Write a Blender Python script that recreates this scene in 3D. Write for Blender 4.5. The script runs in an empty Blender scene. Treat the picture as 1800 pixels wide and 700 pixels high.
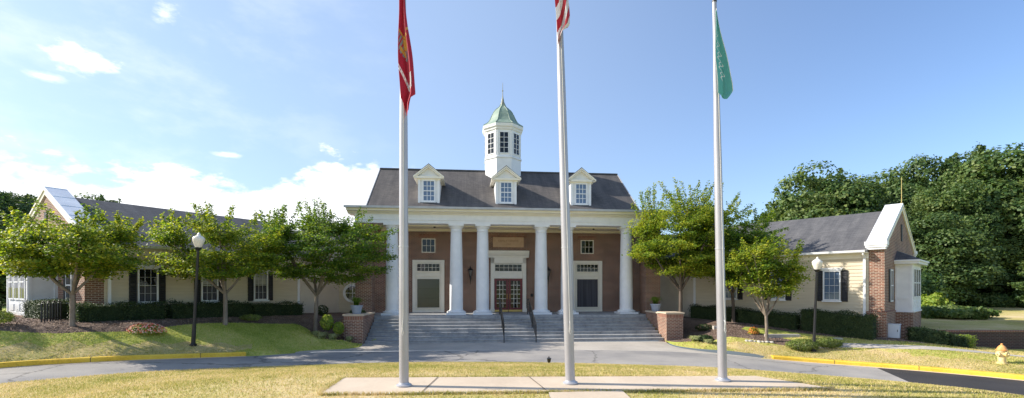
import bpy, bmesh, math, random
import numpy as np
from mathutils import Vector, Matrix
from mathutils.geometry import delaunay_2d_cdt
random.seed(7); rng = np.random.default_rng(7)
scene = bpy.context.scene
col = scene.collection
PI = math.pi
R = math.radians

# ------------------------------------------------------------------ camera
EYE = 2.82
cam_d = bpy.data.cameras.new('camera'); cam = bpy.data.objects.new('camera', cam_d); col.objects.link(cam)
cam.location = (0, 0, EYE); cam.rotation_euler = (PI/2, 0, 0)
cam_d.sensor_width = 36; cam_d.lens = 16.0; cam_d.shift_y = 155/1800; cam_d.clip_end = 6000; cam_d.clip_start = .05
scene.camera = cam

# ------------------------------------------------------------------ materials
M = {}
def new_mat(name):
    m = bpy.data.materials.new(name); m.use_nodes = True
    nt = m.node_tree; b = nt.nodes['Principled BSDF']
    M[name] = m
    return m, nt, b
def N(nt, t, **kw):
    n = nt.nodes.new(t)
    for k, v in kw.items():
        if k in n.inputs.keys(): n.inputs[k].default_value = v
        else: setattr(n, k, v)
    return n
def rgba(c): return (c[0], c[1], c[2], 1)
def ramp(nt, stops):
    r = nt.nodes.new('ShaderNodeValToRGB'); e = r.color_ramp.elements
    e[0].position, e[0].color = stops[0][0], rgba(stops[0][1])
    e[1].position, e[1].color = stops[1][0], rgba(stops[1][1])
    for p, c in stops[2:]:
        x = e.new(p); x.color = rgba(c)
    return r
def noisy(name, c1, c2, scale=3, rough=.6, bump=0, bscale=None, detail=5, metallic=0, c3=None, spec=.5, stretch=None):
    m, nt, b = new_mat(name)
    g = N(nt, 'ShaderNodeTexCoord')
    src = g.outputs['Object']
    if stretch:
        mp = N(nt, 'ShaderNodeMapping'); mp.inputs['Scale'].default_value = stretch
        nt.links.new(src, mp.inputs[0]); src = mp.outputs[0]
    n = N(nt, 'ShaderNodeTexNoise', Scale=scale, Detail=detail, Roughness=.6)
    nt.links.new(src, n.inputs['Vector'])
    st = [(.35, c1), (.65, c2)]
    if c3: st.append((.8, c3))
    r = ramp(nt, st)
    nt.links.new(n.outputs['Fac'], r.inputs[0]); nt.links.new(r.outputs[0], b.inputs['Base Color'])
    b.inputs['Roughness'].default_value = rough; b.inputs['Metallic'].default_value = metallic
    b.inputs['Specular IOR Level'].default_value = spec
    if bump:
        n2 = N(nt, 'ShaderNodeTexNoise', Scale=bscale or scale*6, Detail=4)
        nt.links.new(src, n2.inputs['Vector'])
        bp = N(nt, 'ShaderNodeBump', Strength=bump, Distance=.02)
        nt.links.new(n2.outputs['Fac'], bp.inputs['Height']); nt.links.new(bp.outputs[0], b.inputs['Normal'])
    return m
def brick(name, a, b_, mortar, bw=.215, rh=.075, ms=.011):
    m, nt, b = new_mat(name)
    uv = N(nt, 'ShaderNodeUVMap'); 
    t = N(nt, 'ShaderNodeTexBrick', Scale=1.0)
    t.inputs['Color1'].default_value = rgba(a); t.inputs['Color2'].default_value = rgba(b_)
    t.inputs['Mortar'].default_value = rgba(mortar)
    t.inputs['Mortar Size'].default_value = ms; t.inputs['Mortar Smooth'].default_value = .1
    t.inputs['Bias'].default_value = -.1
    t.inputs['Brick Width'].default_value = bw; t.inputs['Row Height'].default_value = rh
    nt.links.new(uv.outputs[0], t.inputs['Vector'])
    n = N(nt, 'ShaderNodeTexNoise', Scale=1.3, Detail=6); nt.links.new(uv.outputs[0], n.inputs['Vector'])
    r = ramp(nt, [(.3, (.75, .75, .75)), (.7, (1.15, 1.12, 1.1))]); nt.links.new(n.outputs['Fac'], r.inputs[0])
    mx = N(nt, 'ShaderNodeMix', data_type='RGBA', blend_type='MULTIPLY'); mx.inputs[0].default_value = 1
    nt.links.new(t.outputs['Color'], mx.inputs[6]); nt.links.new(r.outputs[0], mx.inputs[7])
    nt.links.new(mx.outputs[2], b.inputs['Base Color'])
    bp = N(nt, 'ShaderNodeBump', Strength=.5, Distance=.008, invert=True)
    nt.links.new(t.outputs['Fac'], bp.inputs['Height']); nt.links.new(bp.outputs[0], b.inputs['Normal'])
    b.inputs['Roughness'].default_value = .85
    return m
brick('brick', (.24, .095, .055), (.135, .058, .038), (.46, .38, .30))
brick('brick_shaded', (.085, .036, .028), (.05, .026, .022), (.13, .10, .085))  # darker copy of the brick with shade put into its colours
brick('brick_soldier', (.27, .095, .055), (.17, .06, .04), (.38, .30, .23), .08, .2, .011)
noisy('white_paint', (.74, .745, .75), (.82, .82, .82), 2.2, .5)
noisy('cream_paint', (.80, .75, .63), (.85, .80, .69), 2.0, .55)
noisy('porch_cream', (.82, .73, .54), (.87, .79, .60), 1.5, .6)
noisy('siding', (.54, .465, .335), (.61, .53, .39), 2.5, .6, stretch=(.4, .4, 4))
noisy('pale_siding', (.56, .51, .43), (.62, .57, .48), 1.5, .6)
noisy('coping_metal', (.62, .64, .68), (.78, .79, .80), 1.2, .45, metallic=.1)
noisy('gutter_metal', (.40, .40, .40), (.5, .5, .5), 2, .4)
noisy('black_paint', (.008, .008, .010), (.014, .014, .016), 5, .4)
noisy('shutter_black', (.006, .006, .008), (.012, .012, .014), 5, .5)
noisy('red_door', (.13, .012, .018), (.17, .018, .024), 4, .4)
noisy('brass', (.5, .36, .12), (.6, .45, .18), 8, .3, metallic=1)
noisy('copper_green', (.19, .27, .21), (.29, .36, .29), 2.5, .6, c3=(.33, .34, .27), stretch=(1, 1, .4))
noisy('copper_dull', (.20, .20, .16), (.30, .30, .22), 3, .5)
noisy('sign_stone', (.50, .33, .20), (.56, .38, .24), 6, .8)
noisy('sign_letter', (.33, .20, .11), (.36, .22, .12), 6, .8)
noisy('pot_glaze', (.27, .31, .38), (.34, .38, .45), 4, .5)
noisy('bark', (.16, .125, .095), (.28, .23, .18), 9, .9, bump=.6, stretch=(1, 1, .3))
noisy('bark_dark', (.07, .055, .04), (.13, .10, .08), 6, .9, bump=.6, stretch=(1, 1, .3))
noisy('rock', (.40, .37, .33), (.52, .49, .44), 5, .9, bump=.6)
noisy('alu', (.36, .35, .365), (.44, .43, .445), 3, .38, metallic=.35, stretch=(1, 1, .3))
noisy('alu_worn', (.42, .42, .44), (.50, .50, .52), 14, .45, metallic=.4)
noisy('rope', (.62, .60, .55), (.68, .66, .6), 14, .8)
noisy('hydrant_yellow', (.66, .48, .17), (.74, .62, .36), 9, .6, c3=(.66, .58, .44))
noisy('hydrant_orange', (.62, .25, .07), (.70, .38, .14), 9, .55)
noisy('utility_grey', (.55, .60, .66), (.62, .66, .7), 3, .5)
noisy('dark_ceramic', (.02, .02, .02), (.03, .03, .03), 3, .4)
noisy('petal_red', (.65, .06, .05), (.8, .18, .10), 40, .7)
noisy('petal_pale', (.8, .45, .35), (.8, .6, .45), 40, .7)
noisy('petal_orange', (.6, .12, .02), (.7, .28, .05), 30, .7)
m, nt, b = new_mat('gold_thread'); b.inputs['Base Color'].default_value = (.55, .27, .04, 1); b.inputs['Roughness'].default_value = .7
m, nt, b = new_mat('grey_thread'); b.inputs['Base Color'].default_value = (.22, .21, .24, 1); b.inputs['Roughness'].default_value = .8

def cloth(name, c, trans=.35):
    m, nt, b = new_mat(name)
    b.inputs['Base Color'].default_value = rgba(c); b.inputs['Roughness'].default_value = .75
    b.inputs['Sheen Weight'].default_value = .2
    tr = N(nt, 'ShaderNodeBsdfTranslucent'); tr.inputs[0].default_value = rgba([min(1, x*1.1) for x in c])
    mx = N(nt, 'ShaderNodeMixShader'); mx.inputs[0].default_value = trans
    nt.links.new(b.outputs[0], mx.inputs[1]); nt.links.new(tr.outputs[0], mx.inputs[2])
    nt.links.new(mx.outputs[0], nt.nodes['Material Output'].inputs[0])
cloth('flag_red', (.46, .008, .04), .25); cloth('flag_white', (.78, .76, .76)); cloth('flag_blue', (.02, .03, .15))
cloth('flag_green', (.13, .44, .42)); cloth('stripe_red', (.55, .025, .05))

# glass: dark, reflective; one kind has reflected sky put into its blue base
def glassy(name, c, rough=.04, spec=.8):
    m, nt, b = new_mat(name)
    b.inputs['Base Color'].default_value = rgba(c); b.inputs['Roughness'].default_value = rough
    b.inputs['Specular IOR Level'].default_value = spec
    n = N(nt, 'ShaderNodeTexNoise', Scale=1.2, Detail=1)
    g = N(nt, 'ShaderNodeTexCoord'); nt.links.new(g.outputs['Object'], n.inputs['Vector'])
    bp = N(nt, 'ShaderNodeBump', Strength=.15, Distance=.03)
    nt.links.new(n.outputs['Fac'], bp.inputs['Height']); nt.links.new(bp.outputs[0], b.inputs['Normal'])
glassy('glass_dark', (.008, .010, .012), .04, .45); glassy('glass_painted_sky', (.10, .15, .24), .08, 1.0)
glassy('glass_green', (.045, .055, .045), .15, .5)
noisy('blind', (.30, .30, .28), (.42, .42, .40), 3, .7)
noisy('curtain', (.035, .035, .045), (.075, .075, .09), 1.2, .8, stretch=(9, 9, .2))
# lamp glass (unlit white globe)
m, nt, b = new_mat('globe_glass')
b.inputs['Base Color'].default_value = (.80, .74, .64, 1); b.inputs['Roughness'].default_value = .25
b.inputs['Subsurface Weight'].default_value = .3; b.inputs['Subsurface Radius'].default_value = (.1, .1, .1)

# foliage
def leafmat(name, c1, c2, c3, trans=.4, nscale=1.2, tgain=1.3):
    m, nt, b = new_mat(name)
    g = N(nt, 'ShaderNodeNewGeometry')
    n = N(nt, 'ShaderNodeTexNoise', Scale=nscale, Detail=2); nt.links.new(g.outputs['Position'], n.inputs['Vector'])
    ad = N(nt, 'ShaderNodeMath', operation='MULTIPLY_ADD'); ad.inputs[1].default_value = .5
    nt.links.new(g.outputs['Random Per Island'], ad.inputs[0]); nt.links.new(n.outputs['Fac'], ad.inputs[2])
    sb = N(nt, 'ShaderNodeMath', operation='SUBTRACT'); sb.inputs[1].default_value = .25
    nt.links.new(ad.outputs[0], sb.inputs[0])
    r = ramp(nt, [(.25, c1), (.5, c2), (.8, c3)]); nt.links.new(sb.outputs[0], r.inputs[0])
    nt.links.new(r.outputs[0], b.inputs['Base Color']); b.inputs['Roughness'].default_value = .55
    b.inputs['Specular IOR Level'].default_value = .35
    tr = N(nt, 'ShaderNodeBsdfTranslucent')
    mul = N(nt, 'ShaderNodeMix', data_type='RGBA', blend_type='MULTIPLY'); mul.inputs[0].default_value = 1
    mul.inputs[7].default_value = (1.15*tgain, 1.1*tgain, .45*tgain, 1)
    nt.links.new(r.outputs[0], mul.inputs[6]); nt.links.new(mul.outputs[2], tr.inputs[0])
    mx = N(nt, 'ShaderNodeMixShader'); mx.inputs[0].default_value = trans
    nt.links.new(b.outputs[0], mx.inputs[1]); nt.links.new(tr.outputs[0], mx.inputs[2])
    nt.links.new(mx.outputs[0], nt.nodes['Material Output'].inputs[0])
leafmat('leaf_maple', (.085, .165, .02), (.21, .295, .032), (.43, .43, .055), .5)
leafmat('leaf_maple_deep', (.065, .145, .02), (.14, .24, .03), (.30, .35, .05), .48)
leafmat('leaf_wood', (.042, .092, .024), (.085, .145, .036), (.185, .235, .07), .3, .35)
leafmat('leaf_wood_dark', (.032, .074, .020), (.064, .116, .030), (.135, .185, .052), .28, .35)
leafmat('leaf_hedge', (.018, .04, .012), (.035, .065, .018), (.07, .10, .03), .2, 3)
leafmat('leaf_juniper', (.10, .16, .03), (.17, .22, .05), (.26, .30, .09), .3, 4)
leafmat('leaf_pale', (.25, .30, .12), (.42, .45, .22), (.6, .6, .36), .3, 6)
leafmat('leaf_lime', (.16, .26, .03), (.26, .36, .05), (.40, .42, .08), .4, 4)

# ground colours by world position
def groundmat(name, stops, s1=.35, s2=9, rough=.9, bump=.5, fine=60, w2=.45):
    m, nt, b = new_mat(name)
    g = N(nt, 'ShaderNodeNewGeometry')
    n1 = N(nt, 'ShaderNodeTexNoise', Scale=s1, Detail=4, Roughness=.6); n2 = N(nt, 'ShaderNodeTexNoise', Scale=s2, Detail=4, Roughness=.7)
    for n in (n1, n2): nt.links.new(g.outputs['Position'], n.inputs['Vector'])
    mx = N(nt, 'ShaderNodeMix', data_type='FLOAT'); mx.inputs[0].default_value = w2
    nt.links.new(n1.outputs['Fac'], mx.inputs[2]); nt.links.new(n2.outputs['Fac'], mx.inputs[3])
    r = ramp(nt, stops); nt.links.new(mx.outputs[0], r.inputs[0])
    nt.links.new(r.outputs[0], b.inputs['Base Color'])
    b.inputs['Roughness'].default_value = rough; b.inputs['Specular IOR Level'].default_value = .25
    n3 = N(nt, 'ShaderNodeTexNoise', Scale=fine, Detail=3); nt.links.new(g.outputs['Position'], n3.inputs['Vector'])
    bp = N(nt, 'ShaderNodeBump', Strength=bump, Distance=.02)
    nt.links.new(n3.outputs['Fac'], bp.inputs['Height']); nt.links.new(bp.outputs[0], b.inputs['Normal'])
    return m, nt, b
DRY = [(.36, (.32, .31, .08)), (.46, (.47, .40, .14)), (.53, (.56, .45, .21)), (.62, (.62, .49, .28))]
GRN = [(.36, (.22, .28, .045)), (.48, (.36, .39, .075)), (.58, (.50, .47, .13)), (.66, (.58, .48, .20))]
groundmat('turf_dry', DRY); groundmat('turf_green', GRN)
groundmat('turf_tan', [(.38, (.36, .33, .10)), (.5, (.50, .40, .17)), (.62, (.58, .45, .25))])
groundmat('mulch_soil', [(.4, (.09, .062, .048)), (.55, (.17, .12, .095)), (.66, (.27, .20, .16))], 1.2, 22, .95, 1, 40, .7)
groundmat('road_asphalt', [(.35, (.26, .245, .235)), (.5, (.325, .305, .285)), (.68, (.39, .36, .33))], .6, 30, .85, .3, 150, .35)
groundmat('asphalt_new', [(.35, (.035, .034, .037)), (.55, (.05, .048, .05)), (.7, (.075, .07, .07))], .7, 30, .8, .3, 150, .4)
groundmat('concrete_tan', [(.35, (.50, .40, .30)), (.5, (.57, .465, .35)), (.66, (.63, .52, .40))], .8, 14, .85, .2, 120, .3)
groundmat('concrete_grey', [(.35, (.36, .33, .29)), (.5, (.43, .39, .345)), (.66, (.50, .455, .40))], .7, 10, .85, .2, 120, .35)
groundmat('step_stone', [(.30, (.12, .125, .13)), (.42, (.29, .29, .295)), (.55, (.37, .37, .37)), (.68, (.46, .455, .45))], 1.6, 6, .8, .2, 90, .5)
groundmat('kerb_yellow', [(.32, (.48, .28, .04)), (.44, (.74, .47, .045)), (.6, (.82, .57, .08))], 1.2, 18, .7, .15, 90, .45)
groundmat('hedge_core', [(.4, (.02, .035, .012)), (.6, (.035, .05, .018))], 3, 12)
def cracks(name, scale, width, dark):
    m = M[name]; nt = m.node_tree; b = nt.nodes['Principled BSDF']; src = b.inputs['Base Color'].links[0].from_socket
    g = N(nt, 'ShaderNodeNewGeometry'); n = N(nt, 'ShaderNodeTexNoise', Scale=1.3, Detail=5, Roughness=.7); nt.links.new(g.outputs['Position'], n.inputs['Vector'])
    vm = N(nt, 'ShaderNodeVectorMath', operation='MULTIPLY_ADD'); vm.inputs[1].default_value = (1.1, 1.1, 0)
    nt.links.new(n.outputs['Color'], vm.inputs[0]); nt.links.new(g.outputs['Position'], vm.inputs[2])
    v = N(nt, 'ShaderNodeTexVoronoi', feature='DISTANCE_TO_EDGE', Scale=scale); nt.links.new(vm.outputs[0], v.inputs['Vector'])
    r = ramp(nt, [(0, (dark, dark, dark)), (width, (1, 1, 1))]); nt.links.new(v.outputs['Distance'], r.inputs[0])
    n4 = N(nt, 'ShaderNodeTexNoise', Scale=.25, Detail=3); nt.links.new(g.outputs['Position'], n4.inputs['Vector'])
    r4 = ramp(nt, [(.42, (.84, .85, .87)), (.6, (1.06, 1.05, 1.03))]); nt.links.new(n4.outputs['Fac'], r4.inputs[0])
    m1 = N(nt, 'ShaderNodeMix', data_type='RGBA', blend_type='MULTIPLY'); m1.inputs[0].default_value = 1; nt.links.new(src, m1.inputs[6]); nt.links.new(r.outputs[0], m1.inputs[7])
    m2 = N(nt, 'ShaderNodeMix', data_type='RGBA', blend_type='MULTIPLY'); m2.inputs[0].default_value = 1; nt.links.new(m1.outputs[2], m2.inputs[6]); nt.links.new(r4.outputs[0], m2.inputs[7])
    nt.links.new(m2.outputs[2], b.inputs['Base Color'])
cracks('road_asphalt', .22, .012, .45); cracks('asphalt_new', .15, .006, .7)
# roof shingles with fine courses
def shingle(name, c1, c2):
    m, nt, b = new_mat(name)
    uv = N(nt, 'ShaderNodeUVMap')
    t = N(nt, 'ShaderNodeTexBrick', Scale=1.0)
    t.inputs['Color1'].default_value = rgba(c1); t.inputs['Color2'].default_value = rgba(c2); t.inputs['Mortar'].default_value = rgba([x*.6 for x in c1])
    t.inputs['Mortar Size'].default_value = .006; t.inputs['Brick Width'].default_value = .3; t.inputs['Row Height'].default_value = .14
    nt.links.new(uv.outputs[0], t.inputs['Vector'])
    n = N(nt, 'ShaderNodeTexNoise', Scale=.8, Detail=6, Roughness=.65)
    mp = N(nt, 'ShaderNodeMapping'); mp.inputs['Scale'].default_value = (3, .45, 1)
    nt.links.new(uv.outputs[0], mp.inputs[0]); nt.links.new(mp.outputs[0], n.inputs['Vector'])
    r = ramp(nt, [(.3, (.72, .72, .74)), (.7, (1.25, 1.22, 1.18))]); nt.links.new(n.outputs['Fac'], r.inputs[0])
    mx = N(nt, 'ShaderNodeMix', data_type='RGBA', blend_type='MULTIPLY'); mx.inputs[0].default_value = 1
    nt.links.new(t.outputs['Color'], mx.inputs[6]); nt.links.new(r.outputs[0], mx.inputs[7])
    nt.links.new(mx.outputs[2], b.inputs['Base Color']); b.inputs['Roughness'].default_value = .9
    b.inputs['Specular IOR Level'].default_value = .2
shingle('shingle_main', (.125, .115, .110), (.10, .094, .092)); shingle('shingle_wing', (.122, .122, .128), (.098, .098, .104))

# ------------------------------------------------------------------ mesh builder
class MB:
    def __init__(s): s.v = []; s.f = []; s.m = []; s.mats = []
    def mi(s, name):
        if name not in s.mats: s.mats.append(name)
        return s.mats.index(name)
    def add(s, vs, fs, mat):
        o = len(s.v); s.v += [tuple(v) for v in vs]; k = s.mi(mat)
        for f in fs: s.f.append([i+o for i in f]); s.m.append(k)
    def box(s, x0, x1, y0, y1, z0, z1, mat, T=None):
        x0, x1 = min(x0, x1), max(x0, x1); y0, y1 = min(y0, y1), max(y0, y1); z0, z1 = min(z0, z1), max(z0, z1)
        vs = [(x0,y0,z0),(x1,y0,z0),(x1,y1,z0),(x0,y1,z0),(x0,y0,z1),(x1,y0,z1),(x1,y1,z1),(x0,y1,z1)]
        if T: vs = [T @ Vector(v) for v in vs]
        s.add(vs, [(0,3,2,1),(4,5,6,7),(0,1,5,4),(1,2,6,5),(2,3,7,6),(3,0,4,7)], mat)
    def prism_x(s, poly, x0, x1, mat):      # poly of (y,z) counter-clockwise seen from +x
        n = len(poly); x0, x1 = min(x0, x1), max(x0, x1)
        vs = [(x0, y, z) for y, z in poly]+[(x1, y, z) for y, z in poly]
        fs = [tuple(range(n-1, -1, -1)), tuple(range(n, 2*n))]+[(i, (i+1) % n, n+(i+1) % n, n+i) for i in range(n)]
        s.add(vs, fs, mat)
    def prism_y(s, poly, y0, y1, mat):      # poly of (x,z) counter-clockwise seen from -y
        n = len(poly)
        vs = [(x, y0, z) for x, z in poly]+[(x, y1, z) for x, z in poly]
        fs = [tuple(range(n)), tuple(range(2*n-1, n-1, -1))]+[(i, n+i, n+(i+1) % n, (i+1) % n) for i in range(n)]
        s.add(vs, fs, mat)
    def prism_z(s, poly, z0, z1, mat):
        n = len(poly)
        vs = [(x, y, z0) for x, y in poly]+[(x, y, z1) for x, y in poly]
        fs = [tuple(range(n-1, -1, -1)), tuple(range(n, 2*n))]+[(i, (i+1) % n, n+(i+1) % n, n+i) for i in range(n)]
        s.add(vs, fs, mat)
    def lathe(s, prof, mat, c=(0, 0, 0), n=28, phase=0, T=None):
        vs = []
        for r, z in prof:
            for k in range(n):
                a = phase+2*PI*k/n; vs.append(Vector((c[0]+r*math.cos(a), c[1]+r*math.sin(a), c[2]+z)))
        if T: vs = [T @ v for v in vs]
        fs = []
        for j in range(len(prof)-1):
            for k in range(n): fs.append((j*n+k, j*n+(k+1) % n, (j+1)*n+(k+1) % n, (j+1)*n+k))
        fs.append(tuple(range(n-1, -1, -1))); fs.append(tuple((len(prof)-1)*n+k for k in range(n)))
        s.add(vs, fs, mat)
    def tube(s, pts, rad, mat, n=7):
        pts = [Vector(p) for p in pts]
        if not hasattr(rad, '__len__'): rad = [rad]*len(pts)
        vs = []; fs = []
        for i, p in enumerate(pts):
            d = (pts[min(i+1, len(pts)-1)]-pts[max(i-1, 0)]).normalized()
            a = d.orthogonal().normalized() if abs(d.z) < .9 else d.cross(Vector((0, 1, 0))).normalized()
            b = d.cross(a)
            for k in range(n):
                t = 2*PI*k/n; vs.append(p+(a*math.cos(t)+b*math.sin(t))*rad[i])
        for i in range(len(pts)-1):
            for k in range(n): fs.append((i*n+k, i*n+(k+1) % n, (i+1)*n+(k+1) % n, (i+1)*n+k))
        fs.append(tuple(range(n-1, -1, -1))); fs.append(tuple((len(pts)-1)*n+k for k in range(n)))
        s.add(vs, fs, mat)
    def build(s, name, parent=None, smooth=None, bevel=0):
        me = bpy.data.meshes.new(name); me.from_pydata(s.v, [], s.f)
        for k in s.mats: me.materials.append(M[k])
        me.polygons.foreach_set('material_index', s.m)
        # metre-sized box projection
        uv = me.uv_layers.new(name='UVMap'); me.calc_loop_triangles()
        data = np.zeros((len(me.loops), 2), dtype=np.float32)
        for p in me.polygons:
            n = p.normal
            if abs(n.z) > .95: t = Vector((1, 0, 0)); w = Vector((0, 1, 0))
            else: t = Vector((-n.y, n.x, 0)).normalized(); w = n.cross(t)
            for li in p.loop_indices:
                c = me.vertices[me.loops[li].vertex_index].co; data[li] = (c.dot(t), c.dot(w))
        uv.data.foreach_set('uv', data.ravel())
        o = bpy.data.objects.new(name, me); col.objects.link(o)
        if parent: o.parent = parent
        if smooth is not None:
            me.polygons.foreach_set('use_smooth', [True]*len(me.polygons)); me.set_sharp_from_angle(angle=R(smooth))
        if bevel:
            md = o.modifiers.new('bevel', 'BEVEL'); md.width = bevel; md.segments = 2; md.limit_method = 'ANGLE'
        return o
def tag(o, label=None, cat=None, group=None, kind=None):
    if label: o['label'] = label
    if cat: o['category'] = cat
    if group: o['group'] = group
    if kind: o['kind'] = kind
    return o
def empty(name, loc, rz=0, label=None, cat=None, group=None):
    o = bpy.data.objects.new(name, None); col.objects.link(o); o.empty_display_size = .3
    o.location = loc; o.rotation_euler = (0, 0, rz)
    return tag(o, label, cat, group)
def copy_tree(o, parent=None):
    c = o.copy(); col.objects.link(c); c.parent = parent
    for ch in [x for x in o.children]: copy_tree(ch, c)
    return c

# ------------------------------------------------------------------ terrain
def sst(a, b, x):
    t = min(1, max(0, (x-a)/(b-a))); return t*t*(3-2*t)
def interp(x, pts):
    if x <= pts[0][0]: return pts[0][1]
    for (a, p), (b, q) in zip(pts, pts[1:]):
        if x <= b: return p+(q-p)*(x-a)/(b-a)
    return pts[-1][1]
def smooth_line(pts, k=3):
    for _ in range(k):
        out = [pts[0]]
        for a, b in zip(pts, pts[1:]):
            out += [(a[0]*.75+b[0]*.25, a[1]*.75+b[1]*.25), (a[0]*.25+b[0]*.75, a[1]*.25+b[1]*.75)]
        pts = out+[pts[-1]]
    return pts
FAR_L = smooth_line([(-30, -8), (-24, 2), (-20, 9), (-15.7, 13.9), (-13.5, 15.0), (-11.4, 16.3), (-9.9, 17.45), (-8.9, 18.7)], 2)
FAR_M = smooth_line([(-8.9, 18.7), (-8.2, 19.4), (-6.5, 19.95), (-1.25, 20.4), (3, 20.4), (6.5, 20.0), (9.1, 19.75)], 2)
FAR_R = smooth_line([(9.1, 19.75), (10.8, 19.4), (13, 18.9), (15.1, 17.7), (17.9, 15.3), (21, 10), (24, 2), (30, -8)], 2)
FAR = FAR_L+FAR_M[1:]+FAR_R[1:]
NEAR = smooth_line([(-24, -8), (-18.5, 2), (-15.5, 8), (-12.9, 11.5), (-10.8, 13.9), (-7.3, 16.1), (-4, 16.75), (0, 16.75), (2.6, 16.5), (8.5, 15.4), (12.0, 14.1), (14.6, 11.5), (17.5, 4), (22, -8)], 2)
GUT_L = smooth_line([(-8.9, 18.7), (-9.05, 19.0), (-8.6, 19.75), (-7.5, 20.4), (-7.05, 21.3), (-7.35, 22.35)], 2)
GUT_R = smooth_line([(8.0, 23.75), (7.75, 21.9), (8.3, 20.8), (9.3, 20.2), (10.3, 19.85), (10.9, 19.5)], 2)
P0 = Vector((0, 27)); TH = R(5.5)
def hall_xy(u, v): return (P0.x+u*math.cos(TH)-v*math.sin(TH), P0.y+u*math.sin(TH)+v*math.cos(TH))
ROAD = FAR+NEAR[::-1]
STEP_EDGE = [hall_xy(-7.75, -3.7), hall_xy(7.75, -3.7)]
APRON = FAR_M+[p for p in FAR_R if 9.15 < p[0] < 10.85]+GUT_R[::-1]+STEP_EDGE[::-1]+GUT_L[::-1][:-1]
FOOT = [hall_xy(-7.7, -3.7), hall_xy(7.7, -3.7), hall_xy(7.7, -1.1), hall_xy(8.9, -1.1), hall_xy(8.9, 8.5), hall_xy(-8.9, 8.5), hall_xy(-8.9, -1.1), hall_xy(-7.7, -1.1)]
def seg_d(p, a, b):
    ax, ay = a; bx, by = b; dx, dy = bx-ax, by-ay
    t = max(0, min(1, ((p[0]-ax)*dx+(p[1]-ay)*dy)/(dx*dx+dy*dy+1e-9)))
    return math.hypot(p[0]-ax-t*dx, p[1]-ay-t*dy)
def line_d(p, L): return min(seg_d(p, a, b) for a, b in zip(L, L[1:]))
def inside(p, poly):
    x, y = p; c = False; j = len(poly)-1
    for i in range(len(poly)):
        xi, yi = poly[i]; xj, yj = poly[j]
        if (yi > y) != (yj > y) and x < (xj-xi)*(y-yi)/(yj-yi)+xi: c = not c
        j = i
    return c
def h_road(x, y=0): return -.36*sst(6, 14, abs(x))*(1 if x > 0 else -1)
SLAB = [(-3.4, 8.1), (-3.5, 9.5), (5.2, 9.72), (6.0, 8.5)]
WALK = [(.66, 8.2), (2.02, 8.32), (2.1, -6), (.6, -6)]
HILL = [(21.2, 22.32), (60, 22.32), (60, 90), (21.2, 90)]
def h_island(x, y):
    d = line_d((x, y), NEAR)
    return h_road(x)+.04+(.9-h_road(x)-.04)*min(1, d/6.6)**.9
def h_back(x, y):
    d = line_d((x, y), FAR)
    G = interp(x, [(-40, 1.6), (-17, 1.55), (-14, 1.42), (-9, 1.14), (9, 1.08), (12, .9), (15, .66), (17.8, .42), (20, .1), (24, -.2), (40, -.3)])
    D = interp(x, [(-15, 2.3), (-13, 3.3), (-10.5, 5.2), (0, 6), (9, 6), (16, 5), (20, 4)])
    kb = .12*sst(0, .25, d)
    base = h_road(x)+.0+kb
    if abs(x) < 9.2: base = 0.02
    t = min(1, d/D); t = t*.45+.55*t*t*(3-2*t)
    h = base+(G-base)*t
    if 6.5 < abs(x) < 12.5 and 17 < y < 26:
        dg = line_d((x, y), GUT_L+[(-7.4, 23.2), (-8.3, 22.3)] if x < 0 else GUT_R+[(8.1, 23.8), (8.9, 23.9)])
        tg = min(1, dg/2.6); h = min(h, .02+(G-.02)*(tg*.7+.3*tg*tg))
    if y > 34: h += (y-34)*.004
    return h
def h_hill(x, y): return .60+.018*(y-22)+.018*max(0, x-24)
BEDL = smooth_line([(-24, 12.6), (-19, 13.9), (-17.2, 14.9), (-15.4, 15.8), (-14.0, 16.9), (-13.1, 18.7), (-12.4, 19.8), (-11.3, 21.3), (-10.3, 22.6), (-9.7, 22.2), (-9.3, 21.3), (-8.3, 21.35), (-7.4, 22.0), (-7.4, 22.4)], 2)+[hall_xy(-8.6, -3.7), hall_xy(-9, 3), (-14, 30), (-30, 22)]
BEDR = smooth_line([(8.02, 23.7), (8.12, 22.3), (8.8, 21.45), (9.6, 22.2), (10.4, 22.35), (11.5, 21.9), (12.2, 21.2), (13.0, 20.7), (13.6, 21.0), (13.2, 21.9), (11.6, 23.2), (12.4, 24.0), (15.0, 22.1), (17.0, 20.9), (18.6, 20.2), (21.1, 19.9), (21.4, 20.8), (19.5, 22.6)], 1)+[(24, 30), (16, 34), hall_xy(9, 3), hall_xy(8.6, -3.7)]
PATH_C = smooth_line([(12.9, 20.75), (14.8, 20.75), (16.5, 20.0), (18.3, 19.2), (19.8, 18.4), (21.5, 17.2), (24, 14), (28, 6)], 2)
def ribbon(c, w):
    L = []; Rr = []
    for i, p in enumerate(c):
        a = c[max(0, i-1)]; b = c[min(len(c)-1, i+1)]; d = Vector((b[0]-a[0], b[1]-a[1])).normalized()
        L.append((p[0]-d.y*w/2, p[1]+d.x*w/2)); Rr.append((p[0]+d.y*w/2, p[1]-d.x*w/2))
    return L+Rr[::-1]
PATH = ribbon(PATH_C, .6)
ISLAND = NEAR
NEWASP_LINE = [(14.6, 18.6), (12.2, 13.5)]
NEWASP = [(14.55, 18.35), (12.5, 13.4), (17, -9), (40, -9), (40, 16)]

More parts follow.
